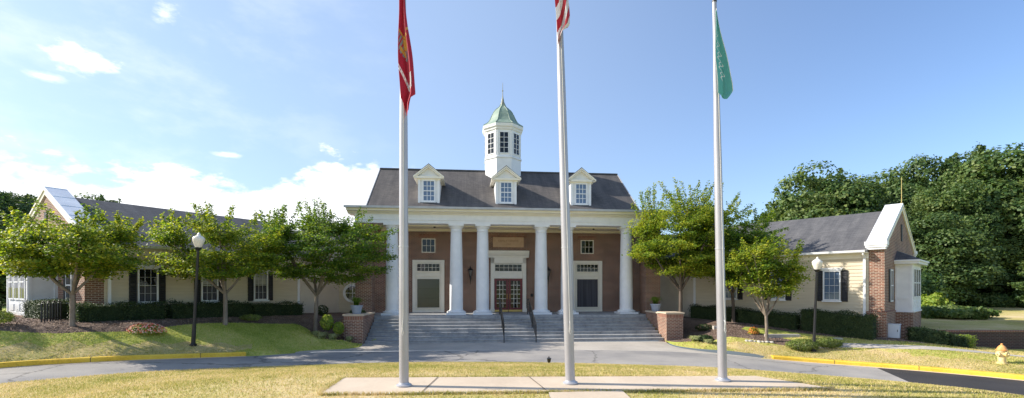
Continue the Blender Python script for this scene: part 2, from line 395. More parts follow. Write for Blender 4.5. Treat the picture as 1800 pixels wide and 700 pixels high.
def build_terrain():
    pts = []; 
    def addgrid(x0, x1, y0, y1, s, skip=None):
        nx = int((x1-x0)/s)+1; ny = int((y1-y0)/s)+1
        for i in range(nx):
            for j in range(ny):
                x = x0+i*s+(j % 2)*s*.5; y = y0+j*s
                if skip and skip[0] <= x <= skip[1] and skip[2] <= y <= skip[3]: continue
                pts.append(Vector((x, y)))
    addgrid(-28, 30, -9, 36, .6)
    addgrid(-150, 150, -60, 200, 8, (-29, 31, -10, 37))
    addgrid(-1600, 1600, -1000, 2400, 200, (-151, 151, -61, 201))
    # fine points on the lawns in view and beds
    x = -20.0
    edges = []
    def poly(P, closed=True):
        o = len(pts)
        for p in P: pts.append(Vector(p))
        n = len(P)
        for i in range(n if closed else n-1): edges.append((o+i, o+(i+1) % n))
    for P in (FOOT, ROAD, APRON, SLAB, WALK, BEDL, BEDR, PATH, HILL): poly(P)
    poly([(14.55, 18.35), (12.5, 13.4)], False)
    out = delaunay_2d_cdt(pts, edges, [], 0, 1e-4)
    V, E, F = out[0], out[1], out[2]
    V = [(v.x, v.y) for v in V]
    def region(c):
        x, y = c
        if abs(x) > 70 or y > 95: return 'far'
        if inside(c, FOOT): return None
        if inside(c, HILL): return 'hill'
        if inside(c, ROAD): return 'asphalt_new' if inside(c, NEWASP) else 'road'
        if inside(c, SLAB): return 'slab'
        if inside(c, WALK): return 'walk'
        if y < 17.2 and inside(c, NEAR): return 'island'
        if inside(c, APRON): return 'apron'
        if inside(c, PATH): return 'path'
        if inside(c, BEDL): return 'bedl'
        if inside(c, BEDR): return 'bedr'
        if y < 15 and inside(c, NEAR): return 'island'
        return 'back'
    regs = {}
    for f in F:
        c = (sum(V[i][0] for i in f)/3, sum(V[i][1] for i in f)/3)
        regs.setdefault(region(c), []).append(f)
    cache = {}
    def H(kind, i):
        k = (kind, i)
        if k in cache: return cache[k]
        x, y = V[i]
        if kind in ('road', 'asphalt_new'): h = h_road(x)+.02*0
        elif kind == 'apron': h = .006+h_road(x)
        elif kind == 'slab': h = h_island(x, y)*.15+.9*.85+.035
        elif kind == 'walk': h = .9+.03
        elif kind == 'island': h = h_island(x, y)
        elif kind == 'hill': h = h_hill(x, y)
        elif kind == 'far': h = 1.2 if abs(x) < 1000 else 1.2
        elif kind == 'path': h = h_back(x, y)+.01
        elif kind in ('bedl', 'bedr'): h = h_back(x, y)+.0
        else: h = h_back(x, y)
        cache[k] = h; return h
    spec = {'island': ('island_lawn', 'turf_dry'), 'road': ('driveway', 'road_asphalt'), 'asphalt_new': ('new_asphalt_driveway', 'asphalt_new'),
            'apron': ('concrete_apron', 'concrete_grey'), 'slab': ('flagpole_pavement', 'concrete_tan'), 'walk': ('walkway', 'concrete_tan'),
            'path': ('footpath', 'concrete_grey'), 'bedl': ('mulch_bed', 'mulch_soil'), 'bedr': ('mulch_bed', 'mulch_soil'),
            'back': ('lawn', 'turf_green'), 'hill': ('hill', 'turf_dry'), 'far': ('ground', 'turf_green')}
    regs.pop(None, None)
    for k, fs in regs.items():
        used = sorted({i for f in fs for i in f}); mp = {i: n for n, i in enumerate(used)}
        mb = MB()
        vs = [(V[i][0], V[i][1], H(k, i)) for i in used]
        ff = []
        for f in fs:
            f = [mp[i] for i in f]
            a, b_, c = (vs[i] for i in f[:3])
            if (b_[0]-a[0])*(c[1]-a[1])-(b_[1]-a[1])*(c[0]-a[0]) < 0: f = f[::-1]
            ff.append(f)
        nm, mt = spec[k]
        if k == 'back':
            mb.mi('turf_green'); mb.mi('turf_tan')
            green = []; tan = []
            for f in ff:
                cx = sum(vs[i][0] for i in f)/3; cy = sum(vs[i][1] for i in f)/3
                d = line_d((cx, cy), FAR) if abs(cx) < 40 and cy < 40 else 99
                (tan if ((cx > 9.8 and d < 1.9) or (cx < -10.5 and d < 1.2)) else green).append(f)
            o = len(mb.v); mb.v += vs
            for f in green: mb.f.append(f); mb.m.append(0)
            for f in tan: mb.f.append(f); mb.m.append(1)
        else: mb.add(vs, ff, mt)
        tag(mb.build(nm), kind='structure')
build_terrain()

def strip(line, z, width, height, mat, name, side=1, off=0, label=None):
    """kerb following a line; z(x,y) gives road level"""
    mb = MB(); n = len(line); vs = []
    prof = [(0, -.1), (0, height-.03), (.03, height), (width, height), (width, -.1)]
    for i, p in enumerate(line):
        a = line[max(0, i-1)]; b = line[min(n-1, i+1)]; d = Vector((b[0]-a[0], b[1]-a[1])).normalized()
        nx, ny = -d.y*side, d.x*side
        for w, h in prof: vs.append((p[0]+nx*(w+off), p[1]+ny*(w+off), z(p[0])+h))
    k = len(prof); fs = []
    for i in range(n-1):
        for j in range(k-1):
            q = (i*k+j, (i+1)*k+j, (i+1)*k+j+1, i*k+j+1)
            fs.append(q if side < 0 else q[::-1])
    fs.append(tuple(range(k))); fs.append(tuple((n-1)*k+j for j in range(k))[::-1])
    mb.add(vs, fs, mat); return mb
kl = [p for p in FAR_L if p[1] < 17.6]
o = strip(kl, h_road, .18, .16, 'kerb_yellow', 'kerb', 1).build('kerb'); tag(o, kind='structure')
kr = [p for p in FAR_R if p[0] > 10.75]
o = strip(kr, h_road, .36, .15, 'kerb_yellow', 'kerb', 1).build('kerb'); tag(o, kind='structure')
mb = MB()
for L, wd, hh in ((kl, .18, .16), (kr, .36, .15)):
    acc = 0
    for a, b_ in zip(L, L[1:]):
        acc += math.hypot(b_[0]-a[0], b_[1]-a[1])
        if acc > 2.4:
            acc = 0; ang = math.atan2(b_[1]-a[1], b_[0]-a[0]); T = Matrix.Translation((a[0], a[1], h_road(a[0]))) @ Matrix.Rotation(ang, 4, 'Z')
            mb.box(-.008, .008, -.004, wd-.01, .0, hh+.003, 'bark_dark', T)
tag(mb.build('kerb_joint'), kind='structure')
# pale gutter pans in front of the kerbs
for L in (kl, kr):
    mb = MB(); vs = []
    for i, p in enumerate(L):
        a = L[max(0, i-1)]; b = L[min(len(L)-1, i+1)]; d = Vector((b[0]-a[0], b[1]-a[1])).normalized()
        for w in (-.001, .14): vs.append((p[0]+d.y*w, p[1]-d.x*w, h_road(p[0])+.012-.008*(w > 0)))
    mb.add(vs, [(2*i, 2*i+1, 2*i+3, 2*i+2) for i in range(len(L)-1)], 'concrete_tan')
    tag(mb.build('gutter'), kind='structure')
# slab joints and pavement edge
mb = MB()
for a, b in (((-1.62, 8.16), (-1.55, 9.52)), ((.62, 8.32), (.35, 9.58)), ((.66, 8.31), (2.02, 8.37))):
    d = Vector((b[0]-a[0], b[1]-a[1])).normalized()*.009
    mb.add([(a[0]+d.y, a[1]-d.x, .9445), (b[0]+d.y, b[1]-d.x, .9445), (b[0]-d.y, b[1]+d.x, .9445), (a[0]-d.y, a[1]+d.x, .9445)], [(0, 1, 2, 3)], 'bark_dark')
tag(mb.build('pavement_joint'), kind='structure')

# ------------------------------------------------------------------ clubhouse hall
hall = empty('clubhouse', (P0.x, P0.y, 0), TH, 'brick clubhouse with a white columned portico, dormers and green topped cupola', 'building')
RO = -.3     # roof offset along the front
def grid_window(mb, x0, x1, z0, z1, yf, nx, nz, frame, glass, fw=.06, bar=.022, depth=.09, sgn=-1, mid=None):
    """window on plane y=yf facing -y (sgn -1): frame proud, glass recessed inside the frame"""
    yo = yf+sgn*depth
    mb.box(x0-fw, x0, yo, yf, z0-fw, z1+fw, frame); mb.box(x1, x1+fw, yo, yf, z0-fw, z1+fw, frame)
    mb.box(x0, x1, yo, yf, z1, z1+fw, frame); mb.box(x0, x1, yo, yf, z0-fw, z0, frame)
    mb.box(x0, x1, yf+sgn*.02, yf, z0, z1, glass)
    for i in range(1, nx):
        x = x0+(x1-x0)*i/nx; mb.box(x-bar/2, x+bar/2, yf+sgn*.045, yf+sgn*.0205, z0, z1, frame)
    for j in range(1, nz):
        z = z0+(z1-z0)*j/nz; w = bar*(1.8 if mid == j else 1)
        mb.box(x0, x1, yf+sgn*(.047 if mid != j else .06), yf+sgn*.021, z-w/2, z+w/2, frame)
WY = 2.5
mb = MB()
mb.box(-9, 9, WY, 8.6, 0, 6.9, 'brick')
mb.build('wall', hall)
for a, b_, c_, d_ in ((-5.7, -4.5, 5.98, 6.17), (4.6, 5.8, 5.98, 6.17), (-1.25, 1.25, 6.07, 6.25)):
    mb = MB(); mb.box(a, b_, WY-.012, WY, c_, d_, 'brick_soldier'); mb.build('brick_lintel', hall)
for s in (-1, 1):
    mb = MB(); mb.box(s*8.04, s*8.95, -.42, .5, 0, 6.47, 'brick'); mb.build('brick_pier', hall)
mb = MB()
mb.box(-9, 9, -1.2, WY, .02, 1.22, 'step_stone'); mb.build('porch_floor', hall)
mb = MB()   # ceiling and inner beam
mb.box(-8.95, 8.95, .44, WY-.22, 6.50, 6.6, 'porch_cream')
mb.box(-8.03, 8.03, WY-.22, WY, 6.36, 6.6, 'porch_cream')
mb.box(-8.9, 8.9, .36, .44, 6.42, 6.6, 'porch_cream')
mb.build('porch_ceiling', hall)
mb = MB()   # entablature
mb.box(-8.97, 8.97, -.42, .36, 6.48, 6.98, 'white_paint')
mb.box(-9.0, 9.0, -.46, .36, 6.66, 6.70, 'white_paint')
mb.box(-8.96, 8.96, .36, 8.6, 6.6, 6.98, 'white_paint')
mb.build('frieze', hall)
mb = MB()
pr = [(.36, 6.98), (-.47, 6.98), (-.50, 7.03), (-.60, 7.06), (-.62, 7.10), (-.86, 7.12), (-.86, 7.20), (-.95, 7.26), (.36, 7.28)]
mb.prism_x(pr[::-1], -9.35, 9.35, 'cream_paint')
for s in (-1, 1):
    mb.box(s*8.96, s*9.35, .36, 8.6, 7.05, 7.26, 'cream_paint')
mb.build('cornice', hall)
mb = MB(); mb.box(-9.42, 9.42, -1.06, -.94, 7.235, 7.35, 'gutter_metal'); mb.box(-9.4, 9.4, -.94, 8.7, 7.28, 7.335, 'gutter_metal'); mb.build('gutter', hall)
mb = MB()   # main gable roof
ZE, ZR, YR = 7.33, 10.78, 4.4
x0, x1 = -8.15+RO, 8.15+RO
poly = [(-.1, ZE), (YR*2+.1, ZE), (YR, ZR)]
mb.prism_x(poly, x0, x1, 'shingle_main')
rf = mb.build('roof', hall)
mb = MB(); mb.box(x0-.02, x1+.02, YR-.12, YR+.12, ZR-.05, ZR+.035, 'shingle_wing'); mb.build('ridge_cap', rf)
for xs in (x0, x1):
    mb = MB(); sg = -1 if xs < 0 else 1
    mb.prism_x([(-.12, ZE+.02), (-.12, ZE-.1), (YR, ZR-.12), (YR*2+.12, ZE-.1), (YR*2+.12, ZE+.02), (YR, ZR+.03)][::1], xs, xs+sg*.05, 'gutter_metal')
    mb.build('rake_trim', rf)
def roof_z(y): return ZE+(y+.1)*(ZR-ZE)/(YR+.1)

# columns
def column(u):
    c = empty('column', (u, 0, 0)); c.parent = hall
    return c
def make_column(u):
    mb = MB(); pts = []
    H0, H1 = 1.46, 6.16
    for i in range(15):
        t = i/14; r = .385-.065*(max(0, t-.25)/.75)**1.4; pts.append((r, H0+(H1-H0)*t))
    mb.lathe(pts, 'white_paint', n=36)
    o = mb.build('column', hall, smooth=40); o.location = (u, 0, 0)
    mb = MB(); mb.box(-.56, .56, -.56, .56, 1.22, 1.33, 'white_paint')
    mb.lathe([(.52, 1.33), (.545, 1.36), (.55, 1.39), (.53, 1.42), (.47, 1.44), (.43, 1.45), (.42, 1.48), (.39, 1.50)], 'white_paint', n=36)
    mb.build('base', o, smooth=35)
    mb = MB(); mb.lathe([(.32, 6.05), (.345, 6.06), (.35, 6.085), (.33, 6.10), (.325, 6.2), (.33, 6.22), (.36, 6.24), (.375, 6.28), (.41, 6.34), (.42, 6.37)], 'white_paint', n=36)
    mb.box(-.44, .44, -.44, .44, 6.37, 6.479, 'white_paint'); mb.build('capital', o, smooth=35)
    return o
c0 = make_column(-6.95)
for u in (-3.28, -1.74, 1.74, 3.33, 6.97):
    c = c0.copy(); col.objects.link(c); c.parent = hall; c.location = (u, 0, 0)
    for ch in c0.children:
        d = ch.copy(); col.objects.link(d); d.parent = c

# porch openings
for cx, gl in ((-5.1, 'glass_green'), (5.2, 'curtain')):
    mb = MB()
    mb.box(cx-1, cx+1, WY-.07, WY, 1.22, 4.55, 'cream_paint')
    for a, b_ in ((cx-1, cx-.78), (cx+.78, cx+1)): mb.box(a, b_, WY-.13, WY-.07, 1.22, 4.55, 'cream_paint')
    mb.box(cx-.78, cx+.78, WY-.13, WY-.07, 4.38, 4.55, 'cream_paint')
    mb.box(cx-.78, cx+.78, WY-.12, WY-.07, 3.5, 3.66, 'cream_paint')
    mb.box(cx-1.0, cx+1.0, WY-.16, WY-.13, 1.22, 1.34, 'cream_paint')
    f = mb.build('panel_surround', hall, bevel=.008)
    mb = MB(); grid_window(mb, cx-.7, cx+.7, 3.84, 4.30, WY-.07, 6, 2, 'cream_paint', 'glass_dark', .05, .018); mb.build('transom_window', f)
    mb = MB(); grid_window(mb, cx-.7, cx+.7, 1.52, 3.34, WY-.07, 1, 1, 'cream_paint', gl, .05, .02)
    if gl == 'glass_green':
        for k in range(1, 3): mb.box(cx-.7, cx+.7, WY-.095, WY-.0905, 1.52+k*.6, 1.53+k*.6, 'glass_dark')
    mb.build('picture_window', f)
    mb = MB(); grid_window(mb, cx-.38, cx+.38, 5.06, 5.86, WY, 3, 2, 'cream_paint', 'glass_dark', .05, .02); mb.build('window', hall)
# entrance
mb = MB()
for s in (-1, 1):
    mb.box(s*.92, s*1.15, WY-.16, WY, 1.22, 4.72, 'cream_paint'); mb.box(s*.90, s*1.19, WY-.2, WY-.16, 1.22, 1.45, 'cream_paint')
mb.box(-1.15, 1.15, WY-.16, WY, 4.36, 4.72, 'cream_paint')
mb.prism_x([(WY, 4.72), (WY-.18, 4.72), (WY-.2, 4.82), (WY-.3, 4.92), (WY-.38, 5.05), (WY-.4, 5.16), (WY, 5.2)][::-1], -1.32, 1.32, 'cream_paint')
mb.box(-.92, .92, WY-.1, WY, 3.38, 3.80, 'cream_paint')
sur = mb.build('door_surround', hall, bevel=.008)
mb = MB(); grid_window(mb, -.86, .86, 3.86, 4.28, WY-.02, 6, 2, 'cream_paint', 'glass_dark', .06, .018); mb.build('transom_window', sur)
for s in (-1, 1):
    mb = MB(); a, b_ = sorted((s*.02, s*.9))
    mb.box(a, a+.13, WY-.09, WY, 1.24, 3.37, 'red_door'); mb.box(b_-.13, b_, WY-.09, WY, 1.24, 3.37, 'red_door')
    mb.box(a+.13, b_-.13, WY-.09, WY, 3.24, 3.37, 'red_door'); mb.box(a+.13, b_-.13, WY-.09, WY, 1.24, 1.5, 'red_door')
    mb.box(a, b_, WY-.098, WY-.09, 1.24, 1.36, 'brass')
    d = mb.build('door', hall)
    mb = MB(); mb.box(a+.13, b_-.13, WY-.05, WY-.03, 1.5, 3.24, 'glass_dark')
    for i in range(1, 3): x = a+.13+(b_-a-.26)*i/3; mb.box(x-.014, x+.014, WY-.065, WY-.0505, 1.5, 3.24, 'red_door' if 0 else 'cream_paint')
    for j in range(1, 6): z = 1.5+1.74*j/6; mb.box(a+.13, b_-.13, WY-.066, WY-.051, z-.013, z+.013, 'cream_paint')
    mb.build('glazing', d)
    mb = MB(); xh = s*.09; mb.tube([(xh, WY-.09, 2.05), (xh, WY-.16, 2.07), (xh, WY-.16, 2.37), (xh, WY-.09, 2.39)], .016, 'brass'); mb.build('door_handle', d)
# carved stone sign
mb = MB(); mb.box(-1.0, 1.0, WY-.05, WY, 5.40, 6.05, 'sign_stone'); sign = mb.build('name_stone', hall, bevel=.01)
def text_mesh(txt, size, mat, name, parent, loc, rot, ext=.004, sx=1):
    cu = bpy.data.curves.new(name, 'FONT'); cu.body = txt; cu.size = size; cu.align_x = 'CENTER'; cu.align_y = 'CENTER'; cu.extrude = ext
    t = bpy.data.objects.new(name, cu); col.objects.link(t)
    dg = bpy.context.evaluated_depsgraph_get(); me = bpy.data.meshes.new_from_object(t.evaluated_get(dg))
    bpy.data.objects.remove(t); me.materials.clear(); me.materials.append(M[mat])
    o = bpy.data.objects.new(name, me); col.objects.link(o); o.location = loc; o.rotation_euler = rot; o.scale = (sx, 1, 1)
    if parent: o.parent = parent
    return o
text_mesh('FAMILY CENTER', .185, 'sign_letter', 'lettering', sign, (0, WY-.052, 5.80), (PI/2, 0, 0))
text_mesh('1997', .17, 'sign_letter', 'lettering', sign, (0, WY-.052, 5.58), (PI/2, 0, 0))
# wall lanterns
def make_lantern(u):
    mb = MB(); y = WY-.24
    mb.box(-.05, .05, WY-.03, WY, 3.3, 3.75, 'black_paint'); mb.tube([(0, WY-.02, 3.5), (0, WY-.14, 3.36), (0, y, 3.42), (0, y, 3.56)], .022, 'black_paint')
    mb.lathe([(.02, 3.02), (.035, 3.06), (.02, 3.14), (.035, 3.3), (.06, 3.42), (.03, 3.5), (.09, 3.53), (.09, 3.56)], 'black_paint', (0, y, 0), 12)
    mb.lathe([(.20, 3.90), (.19, 3.93), (.10, 4.0), (.05, 4.04), (.05, 4.08), (.02, 4.12), (.012, 4.2)], 'black_paint', (0, y, 0), 8)
    for k in range(4):
        a = PI/4+k*PI/2; mb.tube([(.09*math.cos(a), y+.09*math.sin(a), 3.55), (.17*math.cos(a), y+.17*math.sin(a), 3.91)], .011, 'black_paint', 5)
    o = mb.build('wall_lantern', hall, smooth=40); o.location = (u, 0, 0)
    mb = MB(); mb.lathe([(.075, 3.57), (.145, 3.89)], 'globe_dim', (0, y, 0), 8); mb.build('lantern_glass', o)
    return o
m, nt, b = new_mat('globe_dim'); b.inputs['Base Color'].default_value = (.35, .33, .30, 1); b.inputs['Roughness'].default_value = .1; b.inputs['Transmission Weight'].default_value = .6
l0 = make_lantern(-2.44)
l1 = copy_tree(l0, hall); l1.location = (2.58, 0, 0)
mb = MB(); mb.box(1.46, 1.60, WY-.06, WY, 2.2, 2.4, 'black_paint'); mb.lathe([(.05, 0), (.05, .05)], 'black_paint', (1.53, WY-.1, 2.32), 10); mb.build('door_button', hall)
for u in (-4.6, 5.2):
    mb = MB(); mb.lathe([(.07, 6.40), (.07, 6.50)], 'black_paint', (u, .9, 0), 12); mb.build('porch_camera', hall, smooth=40)

# dormers
def make_dormer():
    y0 = .62
    mb = MB(); w = .64
    mb.prism_y([(-w, 7.6), (w, 7.6), (w, 9.42), (0, 9.95), (-w, 9.42)], y0, 3.6, 'white_paint')
    o = mb.build('dormer', hall)
    mb = MB()
    for s in (-1, 1): # roof slabs
        a = [(s*.88, 9.36), (0, 10.08), (0, 10.16), (s*.88, 9.44)]
        if s < 0: a = a[::-1]
        mb.prism_y(a, y0-.2, 3.9, 'shingle_main')
    mb.build('dormer_roof', o)
    mb = MB()
    for s in (-1, 1):
        a = [(s*.9, 9.30), (0, 10.02), (0, 10.10), (s*.9, 9.40)]
        if s < 0: a = a[::-1]
        mb.prism_y(a, y0-.24, y0-.201, 'cream_paint')
        b_ = [(s*.80, 9.30), (0, 9.93), (0, 10.0), (s*.80, 9.38)]
        if s < 0: b_ = b_[::-1]
        mb.prism_y(b_, y0-.2, y0+.001, 'cream_paint')
        mb.box(s*.5, s*.635, y0-.05, y0, 7.75, 9.3, 'white_paint')
        mb.box(s*.64, s*.88, y0-.2, 2.6, 9.30, 9.37, 'cream_paint')
    mb.box(-.88, .88, y0-.2, y0, 9.28, 9.40, 'cream_paint'); mb.box(-.7, .7, y0-.08, y0, 9.20, 9.28, 'cream_paint')
    mb.box(-.66, .66, y0-.07, y0, 7.72, 7.82, 'white_paint')
    mb.build('pediment', o)
    mb = MB(); grid_window(mb, -.31, .31, 7.98, 9.14, y0, 3, 4, 'white_paint', 'glass_painted_sky', .07, .028, .08, mid=2)
    mb.box(-.42, .42, y0-.1, y0, 7.86, 7.905, 'white_paint'); mb.build('window', o)
    return o
d0 = make_dormer(); d0.location = (-4.62+RO, 0, 0)
for u in (0, 4.62):
    c = d0.copy(); col.objects.link(c); c.parent = hall; c.location = (u+RO, 0, 0)
    for ch in d0.children:
        e = ch.copy(); col.objects.link(e); e.parent = c

# cupola
CX, CY = -.22, 4.4
def octo(r): return r/math.cos(PI/8)
W2 = 1.2
mb = MB(); ph = PI/8
mb.lathe([(octo(W2), 9.2), (octo(W2), 11.42)], 'white_paint', n=8, phase=ph)
mb.lathe([(octo(W2+.05), 11.42), (octo(W2+.05), 11.5), (octo(W2), 11.56)], 'white_paint', n=8, phase=ph)
mb.lathe([(octo(W2-.02), 11.56), (octo(W2-.02), 13.32)], 'white_paint', n=8, phase=ph)
mb.lathe([(octo(W2), 13.28), (octo(W2+.05), 13.33), (octo(W2+.07), 13.42), (octo(W2+.14), 13.49), (octo(W2+.17), 13.66), (octo(W2+.14), 13.68)], 'white_paint', n=8, phase=ph)
cup = mb.build('cupola', hall); cup.location = (CX, CY, 0)
for k in range(8):
    a = k*PI/4
    mb = MB()
    grid_window(mb, -.27, .27, 11.75, 13.1, 0, 2, 4, 'white_paint', 'glass_dark', .05, .026, .04)
    for s in (-1, 1): mb.box(s*.36, s*.44, -.03, 0, 11.58, 13.28, 'white_paint')
    o = mb.build('window', cup); o.location = ((W2-.02)*math.sin(a), -(W2-.02)*math.cos(a), 0); o.rotation_euler = (0, 0, a)
mb = MB()
prof = []
for z, r in ((14.12, 1.37), (14.16, 1.37), (14.2, 1.3), (14.3, 1.12), (14.42, .98), (14.6, .86), (14.8, .76), (14.96, .66), (15.1, .53), (15.22, .38), (15.34, .22), (15.5, .14)): prof.append((octo(r*.98), 13.68+(z-14.12)*1.26))
mb.lathe(prof, 'copper_green', n=8, phase=ph)
for k in range(8):
    a = PI/8+k*PI/4
    mb.tube([(p[0]*math.cos(a)*1.0, p[0]*math.sin(a)*1.0, p[1]+.01) for p in prof[1:]], .022, 'copper_green', 5)
mb.build('bell_roof', cup)
mb = MB(); mb.lathe([(.17, 15.36), (.15, 15.48), (.10, 15.58), (.08, 15.75), (.05, 15.85), (.03, 16.0), (.02, 16.3)], 'copper_dull', n=10)
mb.lathe([(.018, 16.3), (.05, 16.33), (.05, 16.37), (.018, 16.4), (.012, 16.9)], 'copper_dull', n=8); mb.build('spire', cup, smooth=40)

# links between hall and wings
def sawtooth(mb, y, x0, x1, z0, z1, mat, board=.16, d=.018):
    """lap siding facing -y on plane y"""
    n = max(1, int(round((z1-z0)/board))); h = (z1-z0)/n
    x0, x1 = min(x0, x1), max(x0, x1)
    for i in range(n):
        a = z0+i*h
        mb.prism_x([(y+.03, a), (y+.03, a+h), (y-.002, a+h), (y-d, a)][::1], x0, x1, mat)
for s in (-1, 1):
    mb = MB(); sawtooth(mb, WY+.03, s*9.0, s*12.25, .3, 4.35, 'siding' if s < 0 else 'pale_siding')
    mb.box(s*9.0, s*12.25, WY+.06, 7, .2, 4.4, 'pale_siding'); mb.build('link_wall', hall)
    mb = MB(); mb.box(s*12.2, s*12.32, .25, WY+.06, .3, 4.4, 'pale_siding')
    mb.box(s*12.12, s*12.2, .62, .7, .3, 4.4, 'white_paint'); mb.box(s*12.12, s*12.2, WY-.2, WY-.08, .3, 4.4, 'white_paint')
    mb.build('link_side_wall', hall)
    mb = MB(); mb.box(s*12.15, s*12.2, 1.0, 1.95, 1.2, 3.3, 'white_paint'); mb.box(s*12.11, s*12.15, .92, 1.0, 1.2, 3.4, 'cream_paint'); mb.box(s*12.11, s*12.15, 1.95, 2.03, 1.2, 3.4, 'cream_paint')
    mb.box(s*12.11, s*12.15, 1.0, 1.95, 3.3, 3.4, 'cream_paint')
    dd = mb.build('side_door', hall)
    mb = MB(); mb.lathe([(.035, -.03), (.035, .03)], 'black_paint', (s*12.13, 1.12, 2.15), 8); mb.build('door_handle', dd)
    mb = MB(); a, b_ = (-15.5, -9.0) if s < 0 else (9.0, 15.5)
    mb.prism_x([(-.1+2.2, 4.42), (8.8, 4.42), (5.5, 6.7)], a, b_, 'shingle_wing'); lr = mb.build('link_roof', hall)
    mb = MB(); mb.box(s*9.02, s*12.2, WY-.25, WY+.06, 4.30, 4.42, 'white_paint'); mb.box(s*9.02, s*12.1, WY-.38, WY-.25, 4.36, 4.48, 'white_paint'); mb.build('fascia', lr)
    # round window
    mb = MB(); ring = []
    T = Matrix.Translation((s*9.78, WY-.0, 2.45)) @ Matrix.Rotation(PI/2, 4, 'X')
    mb.lathe([(.44, .0), (.44, .08), (.60, .08), (.60, .0)], 'white_paint', (0, 0, 0), 28, 0, T)
    T2 = Matrix.Translation((s*9.78, WY-.01, 2.45)) @ Matrix.Rotation(PI/2, 4, 'X')
    mb.lathe([(.439, 0), (.439, .082)], 'glass_dark', (0, 0, 0), 28, 0, T2)
    mb.box(s*9.78-.43, s*9.78+.43, WY-.115, WY-.094, 2.435, 2.465, 'white_paint'); mb.box(s*9.78-.015, s*9.78+.015, WY-.117, WY-.0945, 2.03, 2.87, 'white_paint')
    mb.build('round_window', hall, smooth=30)

# front steps
steps = empty('front_steps', (P0.x, P0.y, 0), TH, 'wide flight of weathered grey stone steps up to the portico', 'steps')
NS = 8; rise = 1.22/NS; y_b = -3.75; tread = (-1.2-y_b)/(NS-1)
for k in range(NS-1):
    mb = MB(); z = rise*(k+1); y = y_b+k*tread
    for a, b_ in ((-7.69, -2.12), (-2.11, 2.62), (2.63, 7.69)):
        mb.box(a, b_, y+.045, -1.21 if k == 0 else y+tread+.03, z-rise+(.0 if k == 0 else .001), z-.035, 'step_stone')
        mb.box(a, b_, y, y+tread+.024, z-.035, z, 'step_stone')
    mb.build('step', steps)
mb = MB(); mb.box(-7.69, 7.69, -1.225, -1.2, 1.08, 1.218, 'step_stone'); mb.build('step', steps)

for s in (-1, 1):
    pier = empty('brick_plinth', (P0.x, P0.y, 0), TH, 'low brick cheek wall with pale stone cap at the %s of the steps' % ('left end' if s < 0 else 'right end'), 'brick plinth', 'brick cheek walls flanking the steps')
    mb = MB(); mb.box(s*7.72, s*8.62, -4.0, -3.0, -.1, 1.42, 'brick'); mb.box(s*7.74, s*8.2, -3.0, -1.2, -.1, 1.38, 'brick')
    mb.box(s*8.2, s*8.98, -3.0, -1.0, -.1, 1.2, 'brick')
    mb.build('wall', pier)
    mb = MB(); mb.box(s*7.72-.012*s, s*8.62+.012*s, -4.012, -2.99, 1.22, 1.415, 'brick_soldier'); mb.build('soldier_course', pier)
    mb = MB(); mb.box(s*7.66, s*8.68, -4.06, -2.94, 1.42, 1.50, 'concrete_tan'); mb.box(s*7.69, s*8.66, -2.94, -1.15, 1.385, 1.46, 'concrete_tan'); mb.build('cap', pier, bevel=.01)

# handrails
def rail(u, label):
    e = empty('handrail', (P0.x, P0.y, 0), TH, label, 'handrail', 'black handrails on the steps')
    mb = MB(); a = (u, -3.9, .92); b_ = (u, -1.0, 2.12); c = (u, -.45, 2.12)
    mb.tube([(u, -3.9, .80), a, b_, c, (u, -.40, 2.05)], .028, 'black_paint', 8); mb.build('top_rail', e, smooth=40)
    mb = MB(); mb.tube([(u, -3.8, .28), (u, -1.0, 1.42), (u, -.45, 1.42)], .014, 'black_paint', 6)
    mb.build('bottom_rail', e)
    for y, z0, z1 in ((-3.9, 0, .85), (-2.4, .6, 1.5), (-.45, 1.22, 2.1)):
        mb = MB(); mb.box(u-.022, u+.022, y-.022, y+.022, z0, z1, 'black_paint'); mb.build('post', e)
    for k in range(16):
        y = -3.72+k*.18; t = (y+3.9)/2.9; z = .92+1.2*t
        mb = MB(); mb.box(u-.009, u+.009, y-.009, y+.009, z-.66, z-.02, 'black_paint'); mb.build('baluster', e)
rail(-.78, 'left black metal handrail running down the steps before the doors')
rail(.86, 'right black metal handrail running down the steps before the doors')

